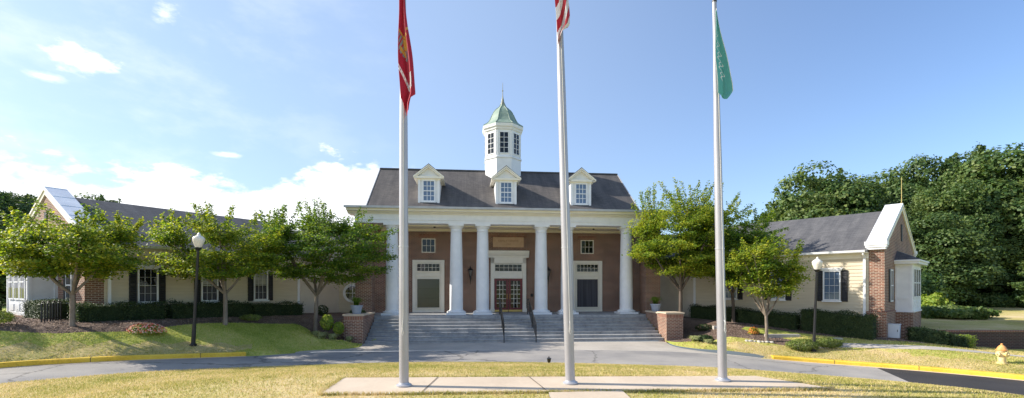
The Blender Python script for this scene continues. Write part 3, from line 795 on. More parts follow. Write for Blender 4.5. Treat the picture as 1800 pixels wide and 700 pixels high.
# ------------------------------------------------------------------ wings
def wing(sgn, loc, rot, label):
    w = empty('building_wing', (loc[0], loc[1], 0), rot, label, 'building')
    X = lambda t: sgn*t
    HW = 4.6; EZ = 4.58; RZ = 7.02; PZ0, PZ1 = 5.02, 7.30
    # brick end wall with parapet
    mb = MB()
    mb.prism_x([(0, -.3), (2*HW, -.3), (2*HW, PZ0), (HW, PZ1-.06), (0, PZ0)], X(0), X(.6), 'brick'); mb.build('end_wall', w)
    mb = MB(); mb.box(X(-.07), X(.67), -.07, 2.4, -.3, 1.58, 'brick_shaded' if sgn > 0 else 'brick'); mb.box(X(-.09), X(.69), -.09, 2.42, 1.58, 1.66, 'brick_soldier')
    mb.build('plinth', w); mb = MB(); mb.box(X(-.07), X(.0), 6.7, 9.2, -.3, 1.58, 'brick'); mb.build('plinth', w)
    mb = MB()
    sl = (PZ1-PZ0)/HW
    def rake(y0, y1, zoff0, zoff1, xa, xb, mat):
        f = lambda y: PZ0+sl*(y if y <= HW else 2*HW-y)
        ys = [y0, HW, y1]
        mb.prism_x([(y, f(y)+zoff0) for y in ys]+[(y, f(y)+zoff1) for y in ys[::-1]], xa, xb, mat)
    rake(-.12, 2*HW+.12, -.03, .05, X(-.08), X(.68), 'coping_metal'); cp = mb.build('coping', w)
    mb = MB()
    for k in range(5):
        y = .5+k*1.0; z = PZ0+sl*y+.05
        mb.prism_x([(y-.012, z-sl*.012), (y+.012, z+sl*.012), (y+.012, z+sl*.012+.014), (y-.012, z-sl*.012+.014)], X(-.082), X(.682), 'coping_metal')
    mb.build('coping_seam', cp)
    mb = MB(); rake(-.1, 2*HW+.1, -.32, -.03, X(-.06), X(0), 'cream_paint'); rake(-.1, 2*HW+.1, -.12, -.03, X(-.1), X(-.06), 'cream_paint'); mb.build('rake_board', w)
    for a in (-.16, 2*HW-.2):
        mb = MB()
        for z0, z1, g in ((4.62, 4.72, 0), (4.72, 4.82, .04), (4.82, 5.0, .07)): mb.box(X(-.06-g), X(.66+g), a-g, a+.36+g, z0, z1, 'white_paint')
        mb.build('eave_return', w)
    # body
    mb = MB(); mb.box(X(.6), X(13), .06, 2*HW, -.3, 4.5, 'pale_siding'); mb.build('core_wall', w)
    mb = MB(); sawtooth(mb, 0, X(.6), X(9.28), .2, 4.22, 'siding', .175, .03); mb.build('siding_wall', w)
    mb = MB(); mb.box(X(.6), X(9.3), -.03, .03, 4.22, 4.46, 'cream_paint'); mb.box(X(9.2), X(9.34), -.035, .1, .2, 4.22, 'white_paint')
    mb.box(X(.6), X(9.3), -.36, .05, 4.46, 4.52, 'cream_paint'); mb.build('frieze_board', w)
    mb = MB()
    mb.prism_x([(-.38, EZ-.04), (2*HW+.38, EZ-.04), (HW, RZ)], X(.6), X(10.8), 'shingle_wing'); rf = mb.build('roof', w)
    mb = MB(); mb.prism_x([(-.38, 4.47), (-.38, 4.6), (-.5, 4.6), (-.48, 4.5), (-.44, 4.47)], X(.67), X(10.2), 'white_paint'); mb.build('gutter', rf)
    mb = MB(); mb.box(X(.70), X(.80), -.12, -.04, .1, 4.3, 'white_paint'); mb.tube([(X(.75), -.44, 4.5), (X(.75), -.4, 4.42), (X(.75), -.08, 4.25)], .045, 'white_paint', 8)
    mb.tube([(X(.75), -.08, .3), (X(.75), -.08, .15), (X(.75), -.3, .1)], .045, 'white_paint', 8); mb.build('downspout', w)
    # windows
    for t in (2.08, 4.56, 7.06):
        mb = MB(); cx = X(t)
        grid_window(mb, cx-.32, cx+.32, 2.2, 3.60, -.02, 3, 4, 'white_paint', 'glass_dark' if sgn > 0 else 'glass_painted_sky', .055, .008, .09, mid=2)
        mb.box(cx-.30, cx+.30, -.0435, -.0415, 2.22, 2.85, 'curtain') if sgn > 0 else None
        mb.box(cx-.30, cx+.30, -.0435, -.0415, 2.95, 3.58, 'blind') if sgn > 0 and t > 3 else None
        mb.box(cx-.42, cx+.42, -.14, -.0, 3.66, 3.74, 'white_paint'); mb.box(cx-.47, cx+.47, -.17, 0, 3.74, 3.79, 'white_paint')
        mb.box(cx-.42, cx+.42, -.15, 0, 2.07, 2.135, 'white_paint')
        f = mb.build('window', w)
        for s in (-1, 1):
            mb = MB(); a, b_ = sorted((cx+s*.40, cx+s*.66))
            mb.box(a, b_, -.05, -.012, 2.1, 3.66, 'shutter_black')
            for q in range(17):
                z = 2.18+q*.082
                if abs(z-2.9) < .05: continue
                mb.prism_x([(-.05, z), (-.05, z+.055), (-.072, z+.01)], a+.04, b_-.04, 'shutter_black')
            mb.box(a, a+.035, -.075, -.05, 2.1, 3.66, 'shutter_black'); mb.box(b_-.035, b_, -.075, -.05, 2.1, 3.66, 'shutter_black')
            mb.build('shutter', f)
    # end wall openings (face the outer side: local -x*sgn)
    mb = MB(); mb.box(X(-.05), X(0), 1.3, 1.98, 2.1, 3.7, 'white_paint'); mb.box(X(-.055), X(-.05), 1.37, 1.91, 2.17, 3.63, 'glass_dark'); mb.box(X(-.065), X(-.055), 1.37, 1.91, 2.88, 2.93, 'white_paint')
    f = mb.build('end_window', w)
    for y in (1.0, 2.0):
        mb = MB(); mb.box(X(-.04), X(0), y, y+.28, 2.1, 3.7, 'shutter_black'); mb.build('shutter', f)
    mb = MB(); mb.box(X(-.04), X(0), HW-.16, HW+.16, 5.3, 6.2, 'shutter_black'); mb.build('gable_vent', w)
    # bay
    q0, q1, p = (3.1, 6.1, .9) if sgn > 0 else (2.8, 5.6, .66)
    bw = (q1-q0-.5)/3
    mb = MB(); mb.box(X(0), X(-p), q0, q1, 1.62, 4.0, 'white_paint')
    for a, b_ in ((q0, q0+.12), (q1-.12, q1)): mb.box(X(-p), X(-p-.03), a, b_, 1.62, 4.0, 'white_paint')
    mb.box(X(-p), X(-p-.03), q0+.12, q1-.12, 1.62, 1.75, 'white_paint')
    for a, b_ in ((0.0, .1), (p-.1, p)): mb.box(X(-a), X(-b_), q0-.03, q0, 1.62, 4.0, 'white_paint')
    for a, b_ in ((1.62, 1.75), (2.2, 2.3), (3.88, 4.0)): mb.box(X(-.1), X(-p+.1), q0-.03, q0, a, b_, 'white_paint')
    for k in range(3):
        yy = q0+.25+k*bw; mb.box(X(-p), X(-p-.025), yy+.05, yy+bw-.17, 1.8, 2.1, 'white_paint')
    bay = mb.build('bay', w)
    mb = MB(); mb.box(X(0), X(-p-.03), q0-.03, q1+.03, -.3, 1.60, 'brick'); mb.box(X(0), X(-p-.07), q0-.06, q1+.06, 1.55, 1.62, 'white_paint' if sgn < 0 else 'brick_soldier'); mb.build('bay_base', bay)
    for k in range(3):
        yy = q0+.25+k*bw; e1 = yy+bw-.11
        mb = MB(); mb.box(X(-p-.02), X(-p-.05), yy, e1, 2.28, 3.8, 'white_paint'); mb.box(X(-p-.05), X(-p-.055), yy+.07, e1-.07, 2.35, 3.73, 'glass_dark')
        mb.box(X(-p-.055), X(-p-.07), yy+.07, e1-.07, 3.02, 3.07, 'white_paint'); mb.box(X(-p-.055), X(-p-.065), yy+.37, yy+.39, 2.35, 3.73, 'white_paint'); mb.build('bay_window', bay)
    mb = MB(); mb.box(X(0), X(-p-.28), q0-.28, q1+.28, 4.0, 4.12, 'white_paint'); mb.box(X(0), X(-p-.34), q0-.34, q1+.34, 4.12, 4.2, 'white_paint'); mb.build('bay_cornice', bay)
    mb = MB(); a = X(-p-.3); z0, z1 = 4.2, 4.72
    vs = [(X(0), q0-.3, z0), (a, q0-.3, z0), (a, q1+.3, z0), (X(0), q1+.3, z0), (X(0), q0+.5, z1), (X(0), q1-.5, z1)]
    fs = [(0, 1, 4), (1, 2, 5, 4), (2, 3, 5), (0, 3, 2, 1)]
    mb.add(vs, fs if sgn < 0 else [f[::-1] for f in fs], 'shingle_wing'); mb.build('bay_roof', bay)
    if sgn > 0: pass
    return w
LW = (-17.0, 18.1); RW = (17.6, 21.5)
wl = wing(1, LW, R(59), 'left wing in tan siding with a brick gable end and black shuttered windows')
# for the right wing the inward direction is local -x, so the outer side is local +x
wr = wing(-1, RW, R(-48), 'right wing in tan siding with a sunlit white coped brick gable and bay')
# lightning rod on the right gable
ap = Matrix.Rotation(R(-48), 3, 'Z') @ Vector((0, 4.6, 0))
mb = MB(); mb.tube([(0, 0, 7.33), (0, 0, 8.75)], [.022, .012], 'brass', 6); mb.lathe([(.05, 7.33), (.05, 7.38), (.02, 7.42)], 'brass', n=8)
o = mb.build('lightning_rod'); o.location = (RW[0]+ap.x+.02, RW[1]+ap.y, 0); tag(o, 'thin metal rod standing on the peak of the right gable', 'lightning rod')

# ------------------------------------------------------------------ foliage generators
def leaves_mesh(name, P, Nrm, size, mat, parent=None, aspect=.7, kind=None):
    """one rhombus leaf per point; P (n,3), Nrm (n,3)"""
    n = len(P); Nrm = Nrm/np.linalg.norm(Nrm, axis=1, keepdims=True)
    r = rng.normal(size=(n, 3)); t = np.cross(Nrm, r); t /= np.linalg.norm(t, axis=1, keepdims=True); b = np.cross(Nrm, t)
    s = (size*rng.uniform(.65, 1.3, n))[:, None] if np.isscalar(size) else size[:, None]
    fold = Nrm*s*.18
    V = np.stack([P-t*s*.5, P+b*s*aspect*.5-fold, P+t*s*.5, P-b*s*aspect*.5-fold], 1).reshape(-1, 3)
    me = bpy.data.meshes.new(name); me.vertices.add(4*n); me.vertices.foreach_set('co', V.astype(np.float32).ravel())
    me.loops.add(4*n); me.loops.foreach_set('vertex_index', np.arange(4*n, dtype=np.int32))
    me.polygons.add(n); me.polygons.foreach_set('loop_start', np.arange(0, 4*n, 4, dtype=np.int32)); me.polygons.foreach_set('loop_total', np.full(n, 4, dtype=np.int32))
    me.materials.append(M[mat]); me.update(); me.validate()
    o = bpy.data.objects.new(name, me); col.objects.link(o)
    if parent: o.parent = parent
    return o

def maple(x, y, gz, height, rx, ry, crown_lo, label, seed, mat='leaf_maple', trunk_h=1.3, tr=.085, cx=0, cy=0, nt_=95, shoots=34, bark='bark', leaf=.105, per=250):
    """small spreading ornamental tree: tiers of leaves along radiating branches"""
    g = np.random.default_rng(seed); ng = h_back(x, y); height += gz-ng; crown_lo += gz-ng; trunk_h += gz-ng; gz = ng
    e = empty('maple_tree', (x, y, gz), 0, label, 'tree', 'small trees planted in front of the clubhouse')
    mb = MB()
    fork = Vector((g.normal(0, .03), 0, trunk_h))
    mb.tube([(0, 0, -.15), (0, 0, .05), (0.01, 0, trunk_h*.5), fork], [tr*1.7, tr*1.15, tr, tr*.95], bark, 10)
    ch = (height-crown_lo)/2; cz = crown_lo+ch*.9
    limbs = []
    nl = 6
    for i in range(nl):
        a = 2*PI*i/nl+g.uniform(-.3, .3); rr = g.uniform(.5, .72) if i else .1
        end = Vector((cx+rx*rr*math.cos(a), cy+ry*rr*math.sin(a), crown_lo+(height-crown_lo)*g.uniform(.45, .75)))
        p1 = fork.lerp(end, .35)+Vector((0, 0, -.12)); p2 = fork.lerp(end, .7)+Vector((0, 0, .04))
        pts = [fork, p1, p2, end]; sm = []
        for k in range(9):
            t = k/8; s = t*3; j = min(2, int(s)); f = s-j; sm.append(pts[j].lerp(pts[j+1], f))
        mb.tube(sm, [tr*.62*(1-.75*k/8)+.008 for k in range(9)], bark, 7); limbs.append(sm)
    allp = [p for l in limbs for p in l[2:]]
    P = []; Nn = []
    tips = []
    for i in range(nt_):
        # spread through the crown volume with a bias outward, flat-bottomed
        for _ in range(60):
            v = g.uniform(-1, 1, 3); r = np.linalg.norm(v)
            if r < 1 and r > .35: break
        zz = v[2]; zz = max(zz, -.75)
        tip = Vector((cx+v[0]*rx*.93, cy+v[1]*ry*.93, crown_lo+ch+zz*ch*(.92 if zz > 0 else .85)+.05))
        if zz < 0: tip.z += .25*ch*(v[0]**2+v[1]**2)*0
        tips.append((tip, False))
    for i in range(shoots):
        a = g.uniform(0, 2*PI); rr = math.sqrt(g.uniform(.0, .85))
        prof = math.sqrt(max(0, 1-rr*rr))
        tip = Vector((cx+rx*rr*math.cos(a), cy+ry*rr*math.sin(a), crown_lo+ch+ch*prof*1.02)); tips.append((tip, True))
    for tip, shoot in tips:
        base = min(allp, key=lambda p: (p-tip).length+.8*max(0, p.z-tip.z))
        d = tip-base; L = d.length
        if L < .2: continue
        out = Vector((tip.x-cx, tip.y-cy, 0)); out = out.normalized() if out.length > .05 else Vector((1, 0, 0))
        mid = base.lerp(tip, .5)+Vector((0, 0, -.06*L)); 
        if shoot: tip = tip+Vector((out.x*.12, out.y*.12, g.uniform(.12, .42)))
        mb.tube([base, mid, tip], [.014, .009, .003], bark, 4)
        n = int(per*g.uniform(.7, 1.3)*(.6 if shoot else 1))
        for k in range(n):
            t = g.uniform(.25, 1.05)**.7 if not shoot else g.uniform(.3, 1.05)
            p = base.lerp(mid, t*2) if t < .5 else mid.lerp(tip, (t-.5)*2)
            w = (.15+.14*math.sin(PI*min(1, t))) if not shoot else .10*(1.15-t)+.03
            off = g.normal(0, 1, 3)*np.array([w, w, w*.33 if not shoot else .05])
            P.append((p.x+off[0], p.y+off[1], p.z+off[2]-.02))
            Nn.append((g.normal(0, .55)+out.x*.3, g.normal(0, .55)+out.y*.3, .9))
    mb.build('trunk', e, smooth=60)
    leaves_mesh('crown', np.array(P), np.array(Nn), leaf, mat, e)
    return e

def wood_mesh(seed, rx, rz, mat, n_lobes=80, per=190, leaf=.34, ls=1.0, low=True):
    g = np.random.default_rng(seed); P = []; Nn = []
    for i in range(n_lobes):
        while True:
            v = g.uniform(-1, 1, 3); r = np.linalg.norm(v)
            if .45 < r < 1: break
        k = 1.0 if v[2] > 0 else 1.0
        c = np.array([v[0]*rx*.88*k, v[1]*rx*.88*k, rz+v[2]*rz*.92])
        if low and v[2] < 0: c[:2] *= 1.12
        lr = g.uniform(.45, 1.1)*rx/3.6*ls
        d = g.normal(size=(per, 3)); d /= np.linalg.norm(d, axis=1, keepdims=True); d[:, 2] = np.where(d[:, 2] < -.35, -d[:, 2], d[:, 2])
        rad = lr*g.uniform(.7, 1.1, (per, 1))
        p = c+d*rad*np.array([1.1, 1.1, .9]); P.append(p)
        Nn.append(d*1.3+np.array([0, 0, .1])+g.normal(0, .5, (per, 3)))
    for i in range(42):      # ragged sprays on the outside of the crown
        v = g.normal(size=3); v /= np.linalg.norm(v); v[2] = abs(v[2])*1.1-.1
        c = np.array([v[0]*rx*1.0, v[1]*rx*1.0, rz+v[2]*rz*1.0])*1.0; dirv = v+np.array([0, 0, .35]); n = 70
        t = g.uniform(0, 1, (n, 1)); p = c*np.array([.93, .93, .96])+dirv*t*g.uniform(.3, .75)+g.normal(0, .27, (n, 3))*(1.15-t); P.append(p); Nn.append(g.normal(0, .7, (n, 3))+np.array([0, 0, .5]))
    o = leaves_mesh('crown', np.concatenate(P), np.concatenate(Nn), leaf, mat)
    return o
wood_proto = []
for i, (rx, rz, mt) in enumerate(((3.6, 6.6, 'leaf_wood'), (4.2, 6.2, 'leaf_wood_dark'), (3.2, 7.0, 'leaf_wood'), (3.9, 5.6, 'leaf_wood'), (3.4, 6.4, 'leaf_wood_dark'))):
    o = wood_mesh(40+i, rx, rz, mt, (170, 95, 210, 110, 150)[i], (175, 310, 140, 270, 195)[i], (.235, .26, .21, .25, .23)[i], (1, 1.5, .8, 1.35, 1.05)[i])
    tb = MB(); tb.tube([(0, 0, -.5), (.1, 0, rz*.5), (-.1, .1, rz*1.2), (0, 0, rz*1.7)], [.32, .26, .18, .04], 'bark_dark', 9)
    g = np.random.default_rng(i)
    for k in range(9):
        a = g.uniform(0, 2*PI); z = g.uniform(.4, 1.3)*rz; L = rx*g.uniform(.5, .85)
        tb.tube([(0, 0, z), (math.cos(a)*L*.5, math.sin(a)*L*.5, z+L*.35), (math.cos(a)*L, math.sin(a)*L, z+L*.55)], [.11, .07, .02], 'bark_dark', 6)
    t = tb.build('trunk', None, smooth=60)
    wood_proto.append((o.data, t.data, 2*rz)); bpy.data.objects.remove(o); bpy.data.objects.remove(t)
def px(x, z): return ((x-900)/800*z, z)
def wood_tree(xp, z, ytop, kind, label, gz=.8, group='woodland trees behind the clubhouse', wide=1.0, rz=None):
    X, Y = px(xp, z); H = (EYE+(505-ytop)*z/800-gz)*.96
    e = empty('woodland_tree', (X, Y, gz), rz if rz is not None else random.uniform(0, 6.28), label, 'tree', group)
    cm, tm, h0 = wood_proto[kind]; s = H/h0
    for nm, me in (('crown', cm), ('trunk', tm)):
        o = bpy.data.objects.new(nm, me); col.objects.link(o); o.parent = e
    e.scale = (wide*max(s, .75), wide*max(s, .75), s)
    return e
WOOD_R = [ # px, depth, top y, kind, label
 (1338, 46, 372, 0, 'small pale treetop just above the right wing ridge, leftmost of the woods there'),
 (1374, 45, 352, 2, 'small upright treetop above the right wing roof, left of the tall woods'),
 (1432, 43, 300, 3, 'tall loose-crowned tree at the left edge of the woods on the right'),
 (1478, 45, 292, 0, 'tall tree behind the right wing roof, peaking left of the gable'),
 (1532, 44, 300, 4, 'dark full tree rising just left of the metal rod on the gable'),
 (1570, 50, 298, 3, 'tree far behind the metal rod of the right gable'),
 (1618, 46, 276, 1, 'big dark tree rising directly behind the right gable and bay'),
 (1662, 41, 300, 0, 'lower bright tree in front of the woods, right of the bay'),
 (1690, 50, 266, 2, 'tall tree deep in the woods right of the bay'),
 (1712, 46, 252, 4, 'pointed tree with the tallest spire of the woods, right of the bay'),
 (1752, 43, 262, 3, 'broad sunlit tree standing above the brick retaining wall'),
 (1790, 47, 248, 0, 'tallest tree near the right edge above the grass bank'),
 (1840, 43, 250, 1, 'dark tree cut by the right edge of the picture above the grass bank'),
 (1900, 41, 260, 2, 'outermost right tree of the woods beyond the grass bank'),
 (1602, 40, 350, 2, 'shorter dark tree directly behind the bay roof'),
 (1644, 38, 360, 1, 'low dark tree filling the shade right of the bay'),
 (1702, 39.5, 350, 4, 'middle height dark tree behind the left end of the retaining wall'),
 (1772, 40, 372, 1, 'low spreading dark tree at the top of the grass bank'),
 (1822, 38.5, 345, 0, 'middle height tree cut by the right edge at the top of the bank'),
 (1500, 52, 310, 1, 'dark tree at the back of the woods left of the gable'),
 (1400, 52, 345, 1, 'dark low treetop at the back of the woods, left of the tall loose-crowned tree')]
for i, a in enumerate(WOOD_R): wood_tree(a[0], a[1], a[2]+(0, 14, -6, 0, 20, 6, 0)[i % 7], a[3], a[4], wide=(1.12, .92, 1.05, 1.2, .88)[i % 5])
WOOD_L = [(-70, 36, 325, 0, 'tree beyond the left edge of the picture'), (-10, 33, 332, 1, 'dark tree at the left edge behind the left gable'),
 (32, 36, 330, 4, 'dark tree just left of the left gable peak'), (-45, 30, 380, 1, 'low dark tree at the far left beside the bay'),
 (8, 31, 395, 4, 'low dark tree directly behind the left bay'), (60, 40, 345, 1, 'tree behind the left gable peak'),
 (165, 40, 347, 3, 'treetop peeking over the left wing ridge near the coping'), (187, 42, 338, 2, 'rightmost small treetop peeking over the left wing ridge')]
for a in WOOD_L: wood_tree(a[0], a[1], a[2], a[3], a[4], gz=1.4, wide=1.0, group='woodland trees behind the left wing')
# understory at the woodland edge
for i, (xp, z, yt, lab) in enumerate(((1640, 31, 520, 'light green young tree at the woodland edge beside the bay base'), (1668, 30, 538, 'dark bush under the trees behind the retaining wall'),
    (1735, 39, 515, 'bush under the trees at the middle of the grass bank'), (1800, 40, 510, 'bush under the trees at the right end of the bank'), (1605, 34, 480, 'dark bush hidden behind the bay'), (1840, 36, 490, 'bush beyond the right edge of the bank'))):
    X, Y = px(xp, z); gz = .75 if i else .2; H = EYE+(505-yt)*z/800-gz
    e = empty('bush', (X, Y, gz), i, lab, 'bush')
    g = np.random.default_rng(90+i); n = 5200
    v = g.normal(size=(n, 3)); v /= np.linalg.norm(v, axis=1, keepdims=True); v *= g.uniform(.75, 1.05, (n, 1))
    lump = 1+.22*np.sin(v[:, :1]*5+i)*np.cos(v[:, 1:2]*6)
    w = 1.0 if i == 0 else 2.0
    P = v*lump*np.array([w, w, H*.52])+np.array([0, 0, H*.5])
    leaves_mesh('foliage', P, v+g.normal(0, .5, (n, 3)), .22, 'leaf_lime' if i == 0 else 'leaf_wood', e)
    mb = MB(); mb.tube([(0, 0, -.1), (0, 0, H*.5)], [.06, .03], 'bark_dark', 6); mb.build('stem', e)
# tree beyond the right edge whose branches enter the frame
e = wood_tree(1895, 25, 420, 2, 'leafy tree whose twigs reach in at the right edge above the brick wall', gz=.65, group='woodland trees behind the clubhouse', wide=.95)

# maples
maple(-15.75, 16.3, 1.36, 4.0, 2.9, 2.1, 1.45, 'spreading tree in front of the left gable, leftmost of the row', 11, cx=.05, trunk_h=1.2, nt_=88, tr=.075)
maple(-12.35, 19.6, 1.18, 4.75, 3.0, 2.3, 1.5, 'spreading tree behind the lamp post at the left wing', 12, cx=-.35, trunk_h=1.35, nt_=92)
maple(-9.75, 22.6, 1.14, 5.45, 4.0, 2.7, 1.35, 'widest spreading tree left of the steps, hiding the portico corner', 13, cx=.3, trunk_h=1.25, nt_=150, shoots=36, mat='leaf_maple_deep', tr=.095)
maple(9.1, 24.6, .9, 7.3, 3.55, 2.7, 1.7, 'tallest tree right of the steps, covering the right portico corner', 14, cx=.35, trunk_h=1.7, nt_=205, shoots=36, tr=.1, bark='bark_dark')
maple(12.3, 25.3, .85, 6.2, 3.3, 2.4, 1.4, 'darker tree just right of the right flagpole', 15, cx=-.1, trunk_h=1.6, nt_=135, mat='leaf_maple_deep', bark='bark_dark')
maple(12.05, 21.55, .30, 4.75, 2.0, 1.15, 1.7, 'young tree beside the right lamp post with a pale forked trunk', 16, cx=-.02, trunk_h=1.15, nt_=50, tr=.07, shoots=22)

# shrubs: leaf-covered lumps
def shrub(name, x, y, w, d, h, mat, label, n=2500, leaf=.06, cat='shrub', group=None, seed=0, boxy=False, rz=0, gz=None, stem=True, up=.3):
    g = np.random.default_rng(seed+int(abs(x)*100)); gz = h_back(x, y) if gz is None else gz
    e = empty(name, (x, y, gz), rz, label, cat, group)
    v = g.normal(size=(n, 3)); v /= np.linalg.norm(v, axis=1, keepdims=True)
    if boxy:
        m = np.max(np.abs(v), axis=1, keepdims=True); vb = v/m; v2 = v*.25+vb*.75
    else: v2 = v
    lump = 1+.10*np.sin(v2[:, :1]*6*max(1, w/d)+seed)*np.cos(v2[:, 1:2]*5+seed)+g.normal(0, .03, (n, 1))
    rad = g.uniform(.82, 1.04, (n, 1))
    P = v2*lump*rad*np.array([w/2, d/2, h/2])+np.array([0, 0, h*.5]); P[:, 2] = np.maximum(P[:, 2], .02)
    leaves_mesh('foliage', P, v+g.normal(0, .5, (n, 3))+np.array([0, 0, up]), leaf, mat, e)
    if stem:
        mb = MB()
        for k in range(5):
            a = g.uniform(0, 6.28); mb.tube([(0.1*math.cos(a)*w, .1*math.sin(a)*d, -.05), (math.cos(a)*w*.3, math.sin(a)*d*.3, h*.7)], [.018, .006], 'bark_dark', 5)
        mb.build('stem', e)
    return e
def hedge(x0, y0, x1, y1, d, h, label, n, seed, mat='leaf_hedge', top=None):
    """clipped hedge as one plant mass between two points"""
    L = math.hypot(x1-x0, y1-y0); a = math.atan2(y1-y0, x1-x0); cx, cy = (x0+x1)/2, (y0+y1)/2
    g = np.random.default_rng(seed)
    g0, g1 = h_back(x0, y0), h_back(x1, y1)
    e = empty('hedge', (cx, cy, min(g0, g1)), a, label, 'hedge')
    # points on the box surface, lumpy, following the slope
    t = g.uniform(-.5, .5, n); side = g.choice(4, n, p=[.38, .1, .42, .1]); P = np.zeros((n, 3)); Nn = np.zeros((n, 3))
    u = g.uniform(0, 1, n)
    lum = .05*np.sin(t*L*5.1+seed)+.04*np.sin(t*L*2.3)
    topz = h+lum
    P[:, 0] = t*L
    f = side == 0; P[f, 1] = -d/2-lum[f]; P[f, 2] = u[f]*topz[f]; Nn[f] = (0, -1, .3)
    f = side == 1; P[f, 1] = d/2+lum[f]; P[f, 2] = u[f]*topz[f]; Nn[f] = (0, 1, .3)
    f = side == 2; P[f, 1] = (u[f]-.5)*d; P[f, 2] = topz[f]; Nn[f] = (0, 0, 1)
    f = side == 3; sg = np.sign(t[f]); P[f, 0] = sg*L/2; P[f, 1] = (u[f]-.5)*d; P[f, 2] = g.uniform(0, 1, f.sum())*topz[f]; Nn[f] = np.stack([sg, sg*0, sg*0+.3], 1)
    P += g.normal(0, .05, (n, 3)); P[:, 2] += (g0+(t+.5)*(g1-g0))-min(g0, g1)
    leaves_mesh('foliage', P, Nn+g.normal(0, .5, (n, 3)), .055, mat, e)
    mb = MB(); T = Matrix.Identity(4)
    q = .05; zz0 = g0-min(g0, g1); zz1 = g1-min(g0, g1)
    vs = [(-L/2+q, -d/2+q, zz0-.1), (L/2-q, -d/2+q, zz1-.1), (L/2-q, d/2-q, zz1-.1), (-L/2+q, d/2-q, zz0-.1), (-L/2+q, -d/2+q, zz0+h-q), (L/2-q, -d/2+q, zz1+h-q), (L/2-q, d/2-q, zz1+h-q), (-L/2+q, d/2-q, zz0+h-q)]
    mb.add(vs, [(0,3,2,1),(4,5,6,7),(0,1,5,4),(1,2,6,5),(2,3,7,6),(3,0,4,7)], 'hedge_core'); mb.build('branches', e)  # solid dark box as the hedge's shaded inside, no branches are modelled
    return e
def wpt(W, rot, t, y, sgn):  # wing local -> world
    c, s = math.cos(rot), math.sin(rot); x = sgn*t; return (W[0]+x*c-y*s, W[1]+x*s+y*c)
def LP(t, y): return wpt(LW, R(59), t, y, 1)
def RP(t, y): return wpt(RW, R(-48), t, y, -1)
a = LP(-.6, -.95); b_ = LP(2.3, -.85); hedge(*a, *b_, .75, .62, 'clipped sunlit hedge between the bike rack and the first window of the left wing', 5200, 1)
a = LP(-.5, .6); b_ = LP(-.75, 3.0); hedge(*b_, *a, .7, .66, 'clipped hedge standing before the left brick gable behind the bike rack', 4200, 2)
a = LP(-1.7, 4.2); b_ = LP(-2.2, 7.8); hedge(*b_, *a, .7, .62, 'clipped hedge at the left picture edge before the bay', 3600, 3)
a = LP(2.5, -.85); b_ = LP(6.0, -.8); hedge(*a, *b_, .7, .66, 'shaded hedge under the first two windows of the left wing', 4600, 4)
a = LP(6.1, -.8); b_ = LP(8.9, -.7); hedge(*a, *b_, .65, .60, 'shaded hedge under the third window of the left wing', 3600, 5)
a = RP(.2, -.75); b_ = RP(3.2, -.7); hedge(*b_, *a, .8, 1.05, 'dark tall hedge at the corner of the right wing', 5200, 6)
a = RP(3.3, -.95); b_ = RP(6.2, -.9); hedge(*b_, *a, .8, .75, 'dark hedge under the middle window of the right wing', 4200, 7)
a = RP(6.3, -.9); b_ = RP(9.0, -.8); hedge(*b_, *a, .8, .75, 'dark hedge between the tallest right tree and the right wing', 4000, 8)
hedge(18.6, 21.3, 19.75, 20.8, .75, .6, 'clipped hedge below the white utility box and the bay', 5000, 9)
hedge(19.8, 20.85, 20.55, 20.85, .65, .5, 'lower hedge running up to the brick retaining wall', 3000, 10)
shrub('shrub', 20.75, 20.8, .6, .55, .6, 'leaf_lime', 'light green clipped bush ending the hedge before the brick retaining wall', 1600, .05, boxy=True)
shrub('shrub', -17.6, 15.3, 1.35, 1.0, .5, 'leaf_juniper', 'low green juniper at the left edge beside the bike rack', 3200, .05, seed=3)
shrub('shrub', -12.0, 20.9, .95, .5, .30, 'leaf_juniper', 'low yellowish shrub under the hedge of the left wing', 1200, .05, seed=4)
shrub('shrub', -8.9, 21.9, .6, .55, .75, 'leaf_lime', 'bright green leafy shrub left of the brick cheek wall', 1100, .08, seed=5, gz=.75)
shrub('shrub', -8.35, 21.9, .5, .5, .6, 'leaf_lime', 'shrub with yellowish leaves touching the left brick cheek wall', 900, .08, seed=6, gz=.55)
shrub('shrub', -8.15, 24.0, .9, .8, .7, 'leaf_hedge', 'dark shrub between the left cheek wall and the portico pier', 1500, .08, seed=7, gz=1.0)
shrub('shrub', -10.6, 25.4, .7, .5, .6, 'leaf_hedge', 'small dark bush at the inner end of the left wing hedge', 900, .06, seed=8)
shrub('shrub', 9.3, 21.9, .75, .55, .5, 'leaf_hedge', 'dark strap-leaved clump behind the variegated plants', 1200, .09, seed=9)
shrub('shrub', 13.05, 20.35, 1.45, .85, .50, 'leaf_juniper', 'low spreading juniper right of the young tree', 3600, .05, seed=10)
shrub('shrub', 14.25, 20.45, 1.1, .75, .45, 'leaf_juniper', 'low spreading juniper behind the right lamp post', 3000, .05, seed=11)
shrub('shrub', 10.3, 24.3, 1.0, .5, .35, 'leaf_hedge', 'low shrub in the shade below the tallest right tree', 1000, .06, seed=12)
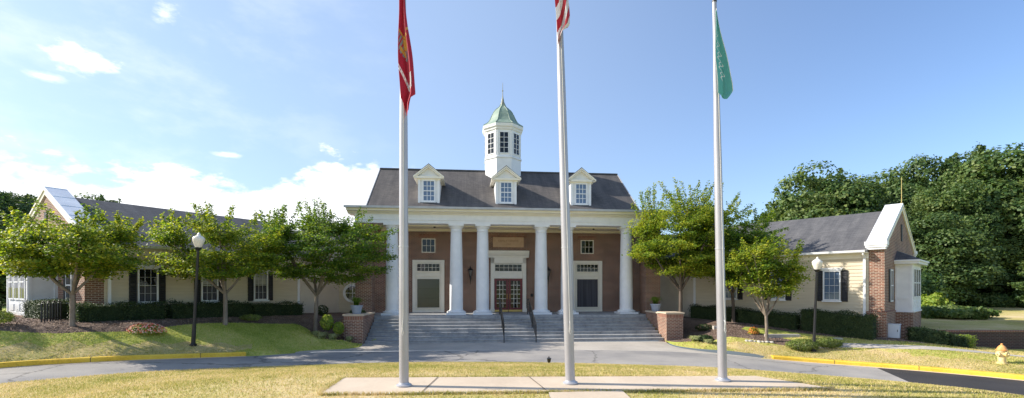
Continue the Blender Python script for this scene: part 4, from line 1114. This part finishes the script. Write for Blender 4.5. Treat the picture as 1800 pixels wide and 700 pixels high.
# strap-leaf clumps
def strap_clump(x, y, w, h, mat, label, n=220, seed=0, gz=None, name='strap_leaf_plant'):
    g = np.random.default_rng(seed); gz = h_back(x, y) if gz is None else gz
    mb = MB()
    for i in range(n):
        a = g.uniform(0, 6.28); r0 = g.uniform(0, w*.35); L = h*g.uniform(.7, 1.2); out = g.uniform(.3, .9)*h
        bx, by = r0*math.cos(a*1.7), r0*math.sin(a*1.7); dx, dy = math.cos(a), math.sin(a); wd = .012
        p = [(bx, by, 0), (bx+dx*out*.35, by+dy*out*.35, L*.7), (bx+dx*out*.8, by+dy*out*.8, L*.8), (bx+dx*out*1.15, by+dy*out*1.15, L*.5)]
        vs = []
        for k, q in enumerate(p):
            ww = wd*(1-.25*k); vs += [(q[0]-dy*ww, q[1]+dx*ww, q[2]), (q[0]+dy*ww, q[1]-dx*ww, q[2])]
        mb.add(vs, [(0, 1, 3, 2), (2, 3, 5, 4), (4, 5, 7, 6)], mat)
    o = mb.build(name); o.location = (x, y, gz); tag(o, label, 'plant'); return o
strap_clump(8.75, 21.75, .5, .32, 'leaf_pale', 'pale variegated strap-leaved clump beside the right cheek wall', seed=1)
strap_clump(9.3, 21.55, .45, .30, 'leaf_pale', 'variegated clump at the lawn edge, right of the other pale one', seed=2)
strap_clump(-8.9, 21.3, .5, .32, 'leaf_pale', 'pale variegated clump under the bright shrub left of the steps', seed=3)
strap_clump(-8.4, 21.35, .5, .30, 'leaf_pale', 'pale variegated clump close to the foot of the left cheek wall', seed=4)
strap_clump(-9.35, 21.75, .45, .30, 'leaf_pale', 'pale variegated clump at the outer end of the left mulch tip', seed=5)
strap_clump(-7.85, 21.95, .35, .26, 'leaf_pale', 'small greyish clump in front of the left cheek wall', seed=6)
# flower bed (begonias)
def flowers(x, y, w, d, h, n, label, mats, seed, leafm='leaf_lime'):
    g = np.random.default_rng(seed); gz = h_back(x, y)
    e = empty('flower_patch', (x, y, gz), 0, label, 'flowers')
    v = g.normal(size=(n, 3)); v /= np.linalg.norm(v, axis=1, keepdims=True); v[:, 2] = np.abs(v[:, 2])
    P = v*np.array([w/2, d/2, h])*g.uniform(.6, 1.0, (n, 1)); leaves_mesh('foliage', P, v+np.array([0, 0, .6]), .07, leafm, e)
    for mt in mats:
        k = n//4; v = g.normal(size=(k, 3)); v /= np.linalg.norm(v, axis=1, keepdims=True); v[:, 2] = np.abs(v[:, 2])
        P = v*np.array([w/2, d/2, h])*1.05+np.array([0, 0, .01]); leaves_mesh('blossoms', P, v+g.normal(0, .3, (k, 3)), .045, mt, e, 1.0)
flowers(-13.75, 17.1, 1.35, .8, .34, 1500, 'mound of red and pale flowers in the mulch near the left lamp', ['petal_red', 'petal_pale'], 1)
flowers(12.0, 22.6, .55, .4, .32, 500, 'orange leaved plant behind the young tree on the right', ['petal_orange', 'petal_orange'], 2, 'leaf_maple')
# rocks edging
for i in range(7):
    g = np.random.default_rng(200+i); mb = MB(); r = g.uniform(.07, .13)
    mb.lathe([(r*.6, -.04), (r, .0), (r*.85, r*.5), (r*.4, r*.7)], 'rock', n=8); o = mb.build('edging_stone', smooth=60)
    x = 11.15+i*.17; y = 21.62-i*.04; o.location = (x, y, h_back(x, y)); o.rotation_euler = (g.uniform(-.2, .2), g.uniform(-.2, .2), g.uniform(0, 6)); o.scale = (1.2, .8, .8)
    tag(o, 'pale rough stone in the short row edging the mulch left of the young tree', 'stone', 'stones edging the mulch')
# stepped low concrete walls on the right
for (xa, xb, y, z, dz, lab) in ((10.6, 12.75, 23.9, .70, .10, 'low pale concrete edging wall in the shade behind the orange leaved plant'), (12.3, 13.95, 22.0, .42, .14, 'low concrete edging wall between the young tree and the lamp post'), (15.05, 15.5, 21.3, .30, .16, 'short concrete block at the start of the footpath')):
    mb = MB(); mb.box(xa, xb, y, y+.22, z-.5, z+dz-.02, 'concrete_grey'); o = mb.build('edging_wall', bevel=.015); tag(o, lab, 'low wall')

# brick retaining wall on the right
rw = empty('retaining_wall', (21.2, 22.2, 0), 0, 'brick retaining wall, shade painted into its front colour, grass bank behind it', 'wall')
mb = MB(); mb.box(0, 30, 0, .28, -.6, .64, 'brick_shaded'); T = Matrix.Rotation(R(112), 4, 'Z'); mb.box(0, 3.0, -.28, 0, -.6, .64, 'brick', T); mb.build('wall', rw)  # front uses the brick darkened for shade, sunlit return the plain brick
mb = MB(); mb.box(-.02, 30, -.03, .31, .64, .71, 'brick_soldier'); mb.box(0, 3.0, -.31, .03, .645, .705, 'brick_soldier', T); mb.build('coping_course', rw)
mb = MB(); mb.box(5.5, 6.1, -.05, .30, -.6, .78, 'brick_shaded'); mb.build('pier', rw)

# utility box
gx, gy = RP(-.28, 1.6); gz = .35
mb = MB(); mb.box(-.22, .22, -.15, .15, 0, .62, 'utility_grey'); mb.box(-.24, .24, -.17, .17, .62, .66, 'utility_grey'); ub = mb.build('utility_box', None, bevel=.01); ub.location = (18.14, 21.60, .42); ub.rotation_euler = (0, 0, R(-48))
tag(ub, 'pale grey metal utility cabinet against the right gable base', 'utility cabinet')
mb = MB(); mb.box(-.19, .19, -.158, -.15, .05, .58, 'utility_grey'); mb.tube([(.14, -.165, .3), (.14, -.165, .4)], .012, 'black_paint', 6); mb.build('door', ub)

# ------------------------------------------------------------------ planters
for s, v, lab in ((-1, -3.55, 'blue grey flower pot standing on the left cheek wall'), (1, -2.0, 'blue grey flower pot standing on the right cheek wall')):
    X, Y = hall_xy(s*8.12 if s < 0 else 7.98, v); zt = 1.5 if s < 0 else 1.46
    e = empty('flower_pot', (X, Y, zt), 0, lab, 'flower pot', 'flower pots on the cheek walls')
    mb = MB(); mb.lathe([(.19, 0), (.20, .02), (.27, .34), (.30, .36), (.30, .42), (.27, .42), (.25, .36), (.2, .34)], 'pot_glaze', n=24); mb.build('pot', e, smooth=40)
    pm = strap_clump(0, 0, .35, .5, 'leaf_maple_deep', None, 160, 30+s, 0, 'potted_plant'); pm.parent = e; pm.location = (0, 0, .36)
    for k in ('label', 'category'):
        if k in pm: del pm[k]
# ------------------------------------------------------------------ bike rack
e = empty('bike_rack', (-17.15, 16.95, 1.4), R(108), 'black looped metal bike rack at the left before the hedge', 'bike rack')
e.location.z = h_back(-17.15, 16.95)
for k in range(4):
    x = -.55+k*.31; mb = MB()
    pts = [(x, -.0, -.1), (x, 0, .64)]+[(x+.085-.085*math.cos(t), 0, .64+.1*math.sin(t)) for t in np.linspace(.3, PI-.3, 6)]+[(x+.17, 0, .64), (x+.17, 0, -.1)]
    mb.tube(pts, .026, 'black_paint', 8); mb.build('hoop', e, smooth=60)
mb = MB(); mb.tube([(-.6, 0, .12), (.62, 0, .12)], .018, 'black_paint', 6); mb.build('cross_bar', e)

# ------------------------------------------------------------------ lamp posts
def lamp(x, y, H, lean, label):
    gz = h_back(x, y)
    e = empty('lamp_post', (x, y, gz), 0, label, 'lamp post', 'lamp posts along the driveway'); e.rotation_euler = (0, lean, 0)
    g = H-.62
    mb = MB(); mb.lathe([(.12, -.1), (.12, .05), (.075, .09), (.07, .5), (.055, 1.0), (.045, g-.15), (.05, g-.12), (.045, g-.08)], 'black_paint', n=14); mb.build('post', e, smooth=40)
    mb = MB(); mb.lathe([(.045, g-.08), (.07, g-.04), (.10, g), (.12, g+.02), (.12, g+.05)], 'black_paint', n=18); mb.build('collar', e, smooth=40)
    mb = MB(); mb.lathe([(.10, g+.05), (.14, g+.14), (.19, g+.27), (.205, g+.36), (.195, g+.41), (.145, g+.455), (.10, g+.49), (.065, g+.51), (.055, g+.54), (.04, g+.57), (.02, g+.61)], 'globe_glass', n=24); mb.build('globe', e, smooth=60)
lamp(-12.05, 17.2, 4.28, R(3.0), 'black lamp post with a white acorn globe on the left lawn')
lamp(13.35, 20.15, 4.20, R(2.4), 'black lamp post with a white acorn globe on the right by the junipers')

# hydrant
hx, hy = 18.35, 17.05
hz = h_back(hx, hy)
e = empty('fire_hydrant', (hx, hy, hz), R(10), 'yellow fire hydrant with an orange top on the right verge', 'fire hydrant')
mb = MB(); mb.lathe([(.15, -.03), (.15, .03), (.115, .04), (.11, .3), (.115, .42), (.14, .43), (.14, .47), (.12, .48)], 'hydrant_yellow', n=20); mb.build('barrel', e, smooth=40)
mb = MB(); mb.lathe([(.165, .48), (.165, .52), (.14, .54), (.12, .60), (.08, .66), (.035, .69), (.03, .75), (.01, .75)], 'hydrant_orange', n=20); mb.build('bonnet', e, smooth=40)
for a, r, L in ((PI, .055, .21), (0, .045, .17), (-PI/2, .075, .2)):
    T = Matrix.Translation((0, 0, .36)) @ Matrix.Rotation(a, 4, 'Z') @ Matrix.Rotation(PI/2, 4, 'Y')
    mb = MB(); mb.lathe([(r, .08), (r, L-.06), (r*1.25, L-.06), (r*1.25, L-.01), (r*.5, L), (.02, L+.03)], 'hydrant_yellow', (0, 0, 0), 12, 0, T); mb.build('outlet', e, smooth=40)
# spotlight in the lawn
sx, sy = px(965, 15.6); 
e = empty('spotlight', (sx, sy, h_island(sx, sy)), 0, 'small black spotlight on a stake in the island lawn', 'spotlight')
mb = MB(); T = Matrix.Translation((0, 0, .02)) @ Matrix.Rotation(R(12), 4, 'X'); mb.lathe([(.03, .02), (.055, .05), (.07, .14), (.075, .17), (.06, .17)], 'black_paint', (0, 0, 0), 14, 0, T); mb.build('housing', e, smooth=40)
mb = MB(); mb.tube([(0, 0, -.05), (0, 0, .05)], .015, 'black_paint', 6); mb.tube([(.0, .03, .15), (.0, .03, .24)], .018, 'black_paint', 6); mb.build('stake', e)

# ------------------------------------------------------------------ flagpoles
def flagpole(x, y, H, r0, r1, lean, label):
    z0 = h_island(x, y)*.15+.9*.85+.035
    e = empty('flagpole', (x, y, z0), 0, label, 'flagpole', 'flagpoles on the concrete pavement'); e.rotation_euler = (0, lean, 0)
    mb = MB(); mb.lathe([(r0, 0), (r0, H*.18), (r0*.97, H*.3), (r0*.85, H*.6), (r1*1.1, H*.9), (r1, H)], 'alu', n=24); mb.build('pole', e, smooth=40)
    mb = MB(); mb.lathe([(.145, 0), (.15, .012), (.147, .03), (.12, .042), (r0+.012, .05), (r0+.004, .075)], 'alu_worn', n=28); mb.build('flash_collar', e, smooth=40)
    mb = MB(); mb.lathe([(r1*1.15, H), (r1*1.2, H+.03), (.035, H+.05), (.02, H+.08), (.02, H+.11)], 'dark_ceramic', n=14); mb.build('truck', e, smooth=40)
    mb = MB(); yy = -r0-.012
    mb.tube([(.01, yy, 1.02), (.01, yy-.03, 1.05), (.01, yy-.03, 1.2), (.01, yy, 1.23)], .009, 'alu_worn', 6); mb.build('cleat', e)
    mb = MB(); pts = [(.01, yy-.04, 1.22), (.012, yy-.045, 1.12), (.03, yy-.04, 1.02), (.01, yy-.045, .98), (-.01, yy-.04, 1.05), (.01, yy-.05, 1.18), (.012, yy-.01, 1.35), (.015, -r0*.85-.01, H*.5), (.012, -r1-.01, H*.98)]
    mb.tube(pts, .005, 'rope', 5); mb.build('halyard', e)
    mb = MB(); mb.lathe([(r0+.004, 0), (r0+.004, .02)], 'alu_worn', (0, 0, 2.65), 24); mb.build('joint_ring', e)
    return e, z0
fp1, z1_ = flagpole(-2.06, 8.68, 8.3, .090, .043, R(-.1), 'left aluminium flagpole carrying the red flag')
fp2, z2_ = flagpole(1.14, 8.90, 9.4, .095, .043, R(-1.7), 'middle and tallest aluminium flagpole with the striped flag')
fp3, z3_ = flagpole(4.24, 9.16, 7.62, .087, .040, R(-1.25), 'right aluminium flagpole with the green flag and a dark cap')

def drape(name, W0, prof, zt, zb_f, color_f, mats, nfold, amp, label, origin, nx=70, nz=220, left_f=None, bulge=0):
    """flag hanging in folds. prof(v)->(xl,xr) silhouettes in metres from pole axis; zb_f(s)-> bottom z"""
    vs = []; fs = []; mi = []
    for j in range(nz+1):
        v = j/nz
        for i in range(nx+1):
            s = i/nx; zb = zb_f(s); z = zt+(zb-zt)*v
            vz = (zt-z)/(zt-zb_f(.5)); xl, xr = prof(min(1.1, vz))
            x = xl+(xr-xl)*s
            am = amp*(.35+.65*min(1, vz*1.5))
            y = -.10-am*math.sin(s*nfold*2*PI+.6+vz*.8)-am*.5*math.sin(s*nfold*4*PI+1.3+vz*2)*.5-bulge*math.sin(s*PI*.5)*vz
            vs.append((x+.012*math.sin(vz*9+s*3), y, z))
    for j in range(nz):
        for i in range(nx):
            a = j*(nx+1)+i; fs.append((a, a+nx+1, a+nx+2, a+1)); mi.append(color_f((i+.5)/nx, (j+.5)/nz))
    me = bpy.data.meshes.new(name); me.from_pydata(vs, [], fs)
    for k in mats: me.materials.append(M[k])
    me.polygons.foreach_set('material_index', mi); me.polygons.foreach_set('use_smooth', [True]*len(fs))
    o = bpy.data.objects.new(name, me); col.objects.link(o); o.location = origin
    md = o.modifiers.new('s', 'SOLIDIFY'); md.thickness = .004
    tag(o, label, 'flag'); return o
pm = 8.6/800
# red flag: silhouettes from the photo (pixels -> metres at the pole)
def red_prof(v):
    y = -25+v*(200+25)   # pixel row
    xl = interp(y, [(-25, 702), (60, 702), (110, 703), (165, 705), (200, 707)]); xr = interp(y, [(-25, 711), (0, 714), (50, 719), (100, 726), (160, 733), (200, 735)])
    if y > 165: xr = interp(y, [(165, 733), (180, 727), (200, 726)])
    return ((xl-709)*pm, (xr-709)*pm)
def red_bot(s): 
    y = interp(s, [(0, 168), (.12, 172), (.35, 186), (.5, 197), (.62, 200), (.74, 192), (.80, 190), (.82, 168), (1, 162)])
    return EYE+(505-y-7)*pm
def red_col(s, v):
    y = interp(v, [(0, -25), (1, 195)])
    if 60 < y < 65 and s > .05: return 2
    if 66 < y < 103 and .05 < s < .72:
        k = math.sin(s*40+y*.5)
        if y > 66 and s > .42 and y < 85: return 2
        if y > 88 and y < 98 and .15 < s < .5: return 2
        return 3 if k > -.3 else 0
    yc = 132+15*math.sin(min(1, s/.85)*PI*.62)+2
    if s < .80 and abs(y-yc) < 5.5:
        if abs(y-yc) < 2.2 and math.sin(s*75) > .25: return 0
        return 1
    if .70 < s < .80 and 128 < y < 150: return 1
    return 0
drape('flag', .3, red_prof, EYE+(505+25)*pm, red_bot, red_col, ['flag_red', 'flag_white', 'gold_thread', 'grey_thread'], 1.3, .055, 'red military flag with gold and grey emblem hanging limp on the left pole', (-2.06, 8.68, 0), bulge=.05)
# striped flag
p2 = 8.8/800
def us_prof(v):
    y = -90+v*(76+90)
    xl = interp(y, [(-90, 977), (0, 975), (30, 976), (60, 977), (78, 979)]); xr = interp(y, [(-90, 984), (-40, 990), (0, 997), (30, 1001), (47, 1001.5), (60, 992), (78, 984)])
    cx = interp(y, [(-90, 979), (0, 984), (75, 985)])
    return ((xl-1002.9)*p2+0, (xr-1002.9)*p2)
def us_bot(s): return EYE+(505-interp(s, [(0, 78), (.1, 82), (.3, 82), (.5, 73), (.75, 58), (1, 50)]))*p2
def us_col(s, v):
    y = -90+v*150; x = 975+s*26
    if y < -45 and s > .2: return 2
    k = (y*.72+x*1.25)*.072
    return 0 if math.floor(k) % 2 else 1
drape('flag', .3, us_prof, EYE+(505+90)*p2, us_bot, us_col, ['stripe_red', 'flag_white', 'flag_blue'], 1.4, .05, 'red and white striped flag hanging limp on the middle pole', (1.14, 8.9, 0), bulge=.04)
# green flag
p3 = 9.05/800
def gr_prof(v):
    y = 18+v*(172-18)
    xl = interp(y, [(18, 1253.5), (60, 1252.5), (110, 1253.5), (150, 1255), (180, 1256)]); xr = interp(y, [(18, 1256), (40, 1260.5), (80, 1268), (120, 1276), (150, 1283), (163, 1284), (172, 1280), (180, 1278)])
    return ((xl-1271)*p3, (xr-1271)*p3)
def gr_bot(s): return EYE+(505-interp(s, [(0, 164), (.3, 167), (.6, 171), (.82, 174), (.92, 170), (1, 162)]))*p3
def gr_col(s, v):
    y = 18+v*154
    if 55 < y < 145:
        ph = (y-55)/90; c = .46+.22*math.sin(ph*2*PI*5)*(1 if ph < .9 else .7)
        c2 = .46+.16*math.cos(ph*2*PI*5+1.0)
        if (abs(s-c) < .035) or (abs(s-c2) < .028 and math.sin(ph*31) > 0): return 1
    if s < .03 or s > .975: return 1
    return 0
drape('flag', .3, gr_prof, EYE+(505-18)*p3, gr_bot, gr_col, ['flag_green', 'flag_white'], .9, .05, 'teal green flag with white script lettering hanging limp on the right pole', (4.24, 9.16, 0), bulge=.02)

# ------------------------------------------------------------------ grass blades
def grass(name, pts, h, w, mat, seed):
    g = np.random.default_rng(seed); n = len(pts); P = np.array(pts, dtype=np.float64)
    a = g.uniform(0, 2*PI, n); hh = h*g.uniform(.5, 1.3, n); lean = g.normal(0, .45, (n, 2))*hh[:, None]
    dx = np.cos(a)*w*g.uniform(.6, 1.4, n); dy = np.sin(a)*w
    V = np.zeros((n, 3, 3)); V[:, 0] = P-np.stack([dx, dy, np.full(n, .005)], 1); V[:, 1] = P+np.stack([dx, dy, np.full(n, -.005)], 1)
    V[:, 2] = P+np.stack([lean[:, 0], lean[:, 1], hh], 1)
    me = bpy.data.meshes.new(name); me.vertices.add(3*n); me.vertices.foreach_set('co', V.astype(np.float32).ravel())
    me.loops.add(3*n); me.loops.foreach_set('vertex_index', np.arange(3*n, dtype=np.int32))
    me.polygons.add(n); me.polygons.foreach_set('loop_start', np.arange(0, 3*n, 3, dtype=np.int32)); me.polygons.foreach_set('loop_total', np.full(n, 3, dtype=np.int32))
    me.materials.append(M[mat]); me.update()
    o = bpy.data.objects.new(name, me); col.objects.link(o); tag(o, kind='stuff'); return o
# blade colour follows the turf patches but varies per blade
for nm, base in (('blade_dry', [(.34, (.28, .30, .06)), (.46, (.50, .44, .13)), (.56, (.68, .55, .25)), (.66, (.76, .61, .36))]), ('blade_green', [(.34, (.24, .32, .04)), (.46, (.42, .47, .075)), (.57, (.60, .58, .14)), (.68, (.72, .62, .25))])):
    m, nt, b = new_mat(nm); g = N(nt, 'ShaderNodeNewGeometry')
    n1 = N(nt, 'ShaderNodeTexNoise', Scale=.35, Detail=4, Roughness=.6); nt.links.new(g.outputs['Position'], n1.inputs['Vector'])
    n2 = N(nt, 'ShaderNodeTexNoise', Scale=3.0, Detail=2); nt.links.new(g.outputs['Position'], n2.inputs['Vector'])
    mx0 = N(nt, 'ShaderNodeMix', data_type='FLOAT'); mx0.inputs[0].default_value = .4; nt.links.new(n1.outputs['Fac'], mx0.inputs[2]); nt.links.new(n2.outputs['Fac'], mx0.inputs[3])
    ma = N(nt, 'ShaderNodeMath', operation='MULTIPLY_ADD'); ma.inputs[1].default_value = .3
    nt.links.new(g.outputs['Random Per Island'], ma.inputs[0]); nt.links.new(mx0.outputs[0], ma.inputs[2])
    sb = N(nt, 'ShaderNodeMath', operation='SUBTRACT'); sb.inputs[1].default_value = .15; nt.links.new(ma.outputs[0], sb.inputs[0])
    r = ramp(nt, base); nt.links.new(sb.outputs[0], r.inputs[0]); nt.links.new(r.outputs[0], b.inputs['Base Color']); b.inputs['Roughness'].default_value = .7; b.inputs['Specular IOR Level'].default_value = .2
    tr = N(nt, 'ShaderNodeBsdfTranslucent'); nt.links.new(r.outputs[0], tr.inputs[0]); mx = N(nt, 'ShaderNodeMixShader'); mx.inputs[0].default_value = .35
    nt.links.new(b.outputs[0], mx.inputs[1]); nt.links.new(tr.outputs[0], mx.inputs[2]); nt.links.new(mx.outputs[0], nt.nodes['Material Output'].inputs[0])

class HF:   # cached height lookups for many blades
    def __init__(s, f, x0, x1, y0, y1, st=.25):
        s.x0, s.y0, s.st = x0, y0, st; nx = int((x1-x0)/st)+2; ny = int((y1-y0)/st)+2
        s.a = np.array([[f(x0+i*st, y0+j*st) for j in range(ny)] for i in range(nx)])
    def __call__(s, X, Y):
        fx = (X-s.x0)/s.st; fy = (Y-s.y0)/s.st; i = np.clip(fx.astype(int), 0, s.a.shape[0]-2); j = np.clip(fy.astype(int), 0, s.a.shape[1]-2)
        u = fx-i; v = fy-j; return (s.a[i, j]*(1-u)*(1-v)+s.a[i+1, j]*u*(1-v)+s.a[i, j+1]*(1-u)*v+s.a[i+1, j+1]*u*v)
def in_poly_np(X, Y, poly):
    c = np.zeros(len(X), bool); j = len(poly)-1
    for i in range(len(poly)):
        xi, yi = poly[i]; xj, yj = poly[j]
        with np.errstate(divide='ignore', invalid='ignore'):
            c ^= ((yi > Y) != (yj > Y)) & (X < (xj-xi)*(Y-yi)/(yj-yi+1e-12)+xi)
        j = i
    return c
hi = HF(h_island, -17, 17, 6, 17.5)
def sample(n, x0, x1, y0, y1, test, hf, seed):
    g = np.random.default_rng(seed); X = g.uniform(x0, x1, n); Y = g.uniform(y0, y1, n)
    k = (np.abs(X) < Y*1.16+.3) & test(X, Y); X, Y = X[k], Y[k]
    return np.stack([X, Y, hf(X, Y)], 1)
isl = lambda X, Y: in_poly_np(X, Y, NEAR) & ~in_poly_np(X, Y, SLAB) & ~in_poly_np(X, Y, WALK)
P = sample(330000, -15, 15, 6.6, 17, isl, hi, 5); grass('grass', P, .037, .0075, 'blade_dry', 1)
# denser fringe along the paving edge
Pn = []; g = np.random.default_rng(9)
for a, b_ in zip(SLAB, SLAB[1:]+SLAB[:1]):
    L = math.hypot(b_[0]-a[0], b_[1]-a[1]); n = int(L*700); t = g.uniform(0, 1, n); d = ((b_[0]-a[0])/L, (b_[1]-a[1])/L)
    w = np.abs(g.normal(0, .035, n))+.0
    X = a[0]+t*(b_[0]-a[0])-d[1]*(w); Y = a[1]+t*(b_[1]-a[1])+d[0]*(w)
    k = ~in_poly_np(X, Y, WALK); Pn.append(np.stack([X[k], Y[k], hi(X[k], Y[k])], 1))
Pn = np.concatenate(Pn); grass('grass', Pn, .065, .008, 'blade_dry', 2)
hb = HF(h_back, -24, 26, 9, 27)
bk = lambda X, Y: ~in_poly_np(X, Y, ROAD) & ~in_poly_np(X, Y, NEAR) & ~in_poly_np(X, Y, APRON) & ~in_poly_np(X, Y, BEDL) & ~in_poly_np(X, Y, BEDR) & ~in_poly_np(X, Y, PATH)
P = sample(130000, -23, -6.8, 10, 24, bk, hb, 6); hd = HF(lambda x, y: line_d((x, y), FAR), -24, -6, 9, 25)
dd_ = hd(P[:, 0], P[:, 1])+np.random.default_rng(5).normal(0, .25, len(P))+.5*np.sin(P[:, 0]*1.7); k = (dd_ < 1.15) & (P[:, 0] < -10.5)
grass('grass', P[~k], .05, .010, 'blade_green', 3); grass('grass', P[k], .045, .010, 'blade_dry', 13)
P = sample(120000, 7.7, 24, 12, 24, lambda X, Y: bk(X, Y) & (Y < 22.1), hb, 7); grass('grass', P, .05, .010, 'blade_dry', 4)
# bark chips on the mulch
g = np.random.default_rng(77); Q = []
for poly, (x0, x1, y0, y1) in ((BEDL, (-20, -7.5, 14, 24)), (BEDR, (8, 21, 20, 25))):
    X = g.uniform(x0, x1, 16000); Y = g.uniform(y0, y1, 16000); k = in_poly_np(X, Y, poly); Q.append(np.stack([X[k], Y[k], hb(X[k], Y[k])+.015], 1))
Q = np.concatenate(Q); noisy('chip', (.13, .085, .065), (.34, .25, .20), 2.5, .9)
o = leaves_mesh('mulch_chips', Q, np.array([0, 0, 1.0])+g.normal(0, .5, (len(Q), 3)), .07, 'chip', None, .4); tag(o, kind='stuff')

# ------------------------------------------------------------------ light and sky
EL = R(33); SD = Vector((-.994*math.cos(EL), .085*math.cos(EL), math.sin(EL))).normalized()
sl = bpy.data.lights.new('sun', 'SUN'); sl.energy = 3.2; sl.angle = R(.53); sl.color = (1, .93, .82)
so = bpy.data.objects.new('sun', sl); col.objects.link(so); so.rotation_euler = SD.to_track_quat('Z', 'Y').to_euler()
w = bpy.data.worlds.new('World'); scene.world = w; w.use_nodes = True; nt = w.node_tree
bg = nt.nodes['Background']; sky = N(nt, 'ShaderNodeTexSky'); sky.sky_type = 'NISHITA'; sky.sun_disc = False
sky.sun_elevation = EL; sky.sun_rotation = math.atan2(SD.x, SD.y); sky.air_density = 1.0; sky.dust_density = 1.0; sky.ozone_density = 1.4; sky.altitude = 50
STR = .15
tc = N(nt, 'ShaderNodeTexCoord'); sep = N(nt, 'ShaderNodeSeparateXYZ'); nt.links.new(tc.outputs['Generated'], sep.inputs[0])
def mth(op, a, b_=None, c=None, clamp=False):
    n = nt.nodes.new('ShaderNodeMath'); n.operation = op; n.use_clamp = clamp
    for i, v in enumerate((a, b_, c)):
        if v is None: continue
        if isinstance(v, (int, float)): n.inputs[i].default_value = v
        else: nt.links.new(v, n.inputs[i])
    return n.outputs[0]
def ss(v, a, b_):
    n = nt.nodes.new('ShaderNodeMapRange'); n.interpolation_type = 'SMOOTHSTEP'; n.clamp = True
    nt.links.new(v, n.inputs[0]); n.inputs[1].default_value = a; n.inputs[2].default_value = b_; return n.outputs[0]
az = mth('MULTIPLY', mth('ARCTAN2', sep.outputs[0], sep.outputs[1]), 180/PI)
el = mth('MULTIPLY', mth('ARCSINE', sep.outputs[2]), 180/PI)
n1 = N(nt, 'ShaderNodeTexNoise', Scale=7.0, Detail=8, Roughness=.58); mp = N(nt, 'ShaderNodeMapping'); mp.inputs['Scale'].default_value = (1, 1, 2.2)
nt.links.new(tc.outputs['Generated'], mp.inputs[0]); nt.links.new(mp.outputs[0], n1.inputs['Vector'])
n2 = N(nt, 'ShaderNodeTexNoise', Scale=26.0, Detail=6, Roughness=.6); nt.links.new(mp.outputs[0], n2.inputs['Vector'])
nz = mth('ADD', mth('MULTIPLY', mth('SUBTRACT', n1.outputs['Fac'], .5), 10), mth('MULTIPLY', mth('SUBTRACT', n2.outputs['Fac'], .5), 5))
top = mth('ADD', mth('MULTIPLY', ss(az, -36, -16), 3.0), 11.0)
bank = ss(mth('ADD', mth('SUBTRACT', top, el), nz), -.6, 1.4)
bank = mth('MULTIPLY', bank, ss(mth('MULTIPLY', mth('ADD', az, mth('MULTIPLY', nz, .8)), -1), 10.5, 15))
bank = mth('MULTIPLY', bank, ss(mth('MULTIPLY', az, -1), 180, 60)) if False else bank
def puff(a, e_, ra, re, k=.30, lo=.2, hi_=.55):
    d = mth('SQRT', mth('ADD', mth('POWER', mth('DIVIDE', mth('SUBTRACT', az, a), ra), 2), mth('POWER', mth('DIVIDE', mth('SUBTRACT', el, e_), re), 2)))
    return ss(mth('ADD', mth('SUBTRACT', 1, d), mth('MULTIPLY', nz, k)), lo, hi_+.5)
mask = bank
for a in ((-43.2, 19.8, 3.2, 1.6, .32), (-45.6, 17.9, 2.2, .7, .2), (-37.3, 25.6, 1.9, 1.5, .3), (-32, 13.9, 2.4, .55, .2), (-48, 25.2, 1.6, 1.8, .3)):
    mask = mth('MAXIMUM', mask, puff(*a))
wisp = mth('MULTIPLY', ss(n1.outputs['Fac'], .42, .75), mth('MULTIPLY', ss(mth('MULTIPLY', az, -1), 5, 45), .25))
mask = mth('MAXIMUM', mask, wisp)
cr = ramp(nt, [(.3, (.88, .90, .94)), (.7, (1, 1, 1))]); nt.links.new(n1.outputs['Fac'], cr.inputs[0])
cm = N(nt, 'ShaderNodeMix', data_type='RGBA', blend_type='MULTIPLY'); cm.inputs[0].default_value = 1; cm.inputs[7].default_value = (4.2, 4.25, 4.35, 1); nt.links.new(cr.outputs[0], cm.inputs[6])
tn = N(nt, 'ShaderNodeMix', data_type='RGBA', blend_type='MULTIPLY'); tn.inputs[0].default_value = 1; tn.inputs[7].default_value = (.52, .575, .665, 1); nt.links.new(sky.outputs[0], tn.inputs[6])
mx = N(nt, 'ShaderNodeMix', data_type='RGBA'); nt.links.new(mask, mx.inputs[0]); vl = N(nt, 'ShaderNodeMix', data_type='RGBA'); nt.links.new(mth('MULTIPLY', ss(mth('MULTIPLY', az, -1), -55, 20), .5), vl.inputs[0]); nt.links.new(tn.outputs[2], vl.inputs[6]); vl.inputs[7].default_value = (1.75, 2.25, 3.0, 1)
nt.links.new(vl.outputs[2], mx.inputs[6]); nt.links.new(cm.outputs[2], mx.inputs[7])
nt.links.new(mx.outputs[2], bg.inputs['Color']); bg.inputs['Strength'].default_value = STR

scene.view_settings.view_transform = 'Standard'; scene.view_settings.look = 'None'; scene.view_settings.exposure = 1.25; scene.view_settings.gamma = 1
scene.render.engine = 'CYCLES'
scene.render.resolution_x = 1024; scene.render.resolution_y = 398
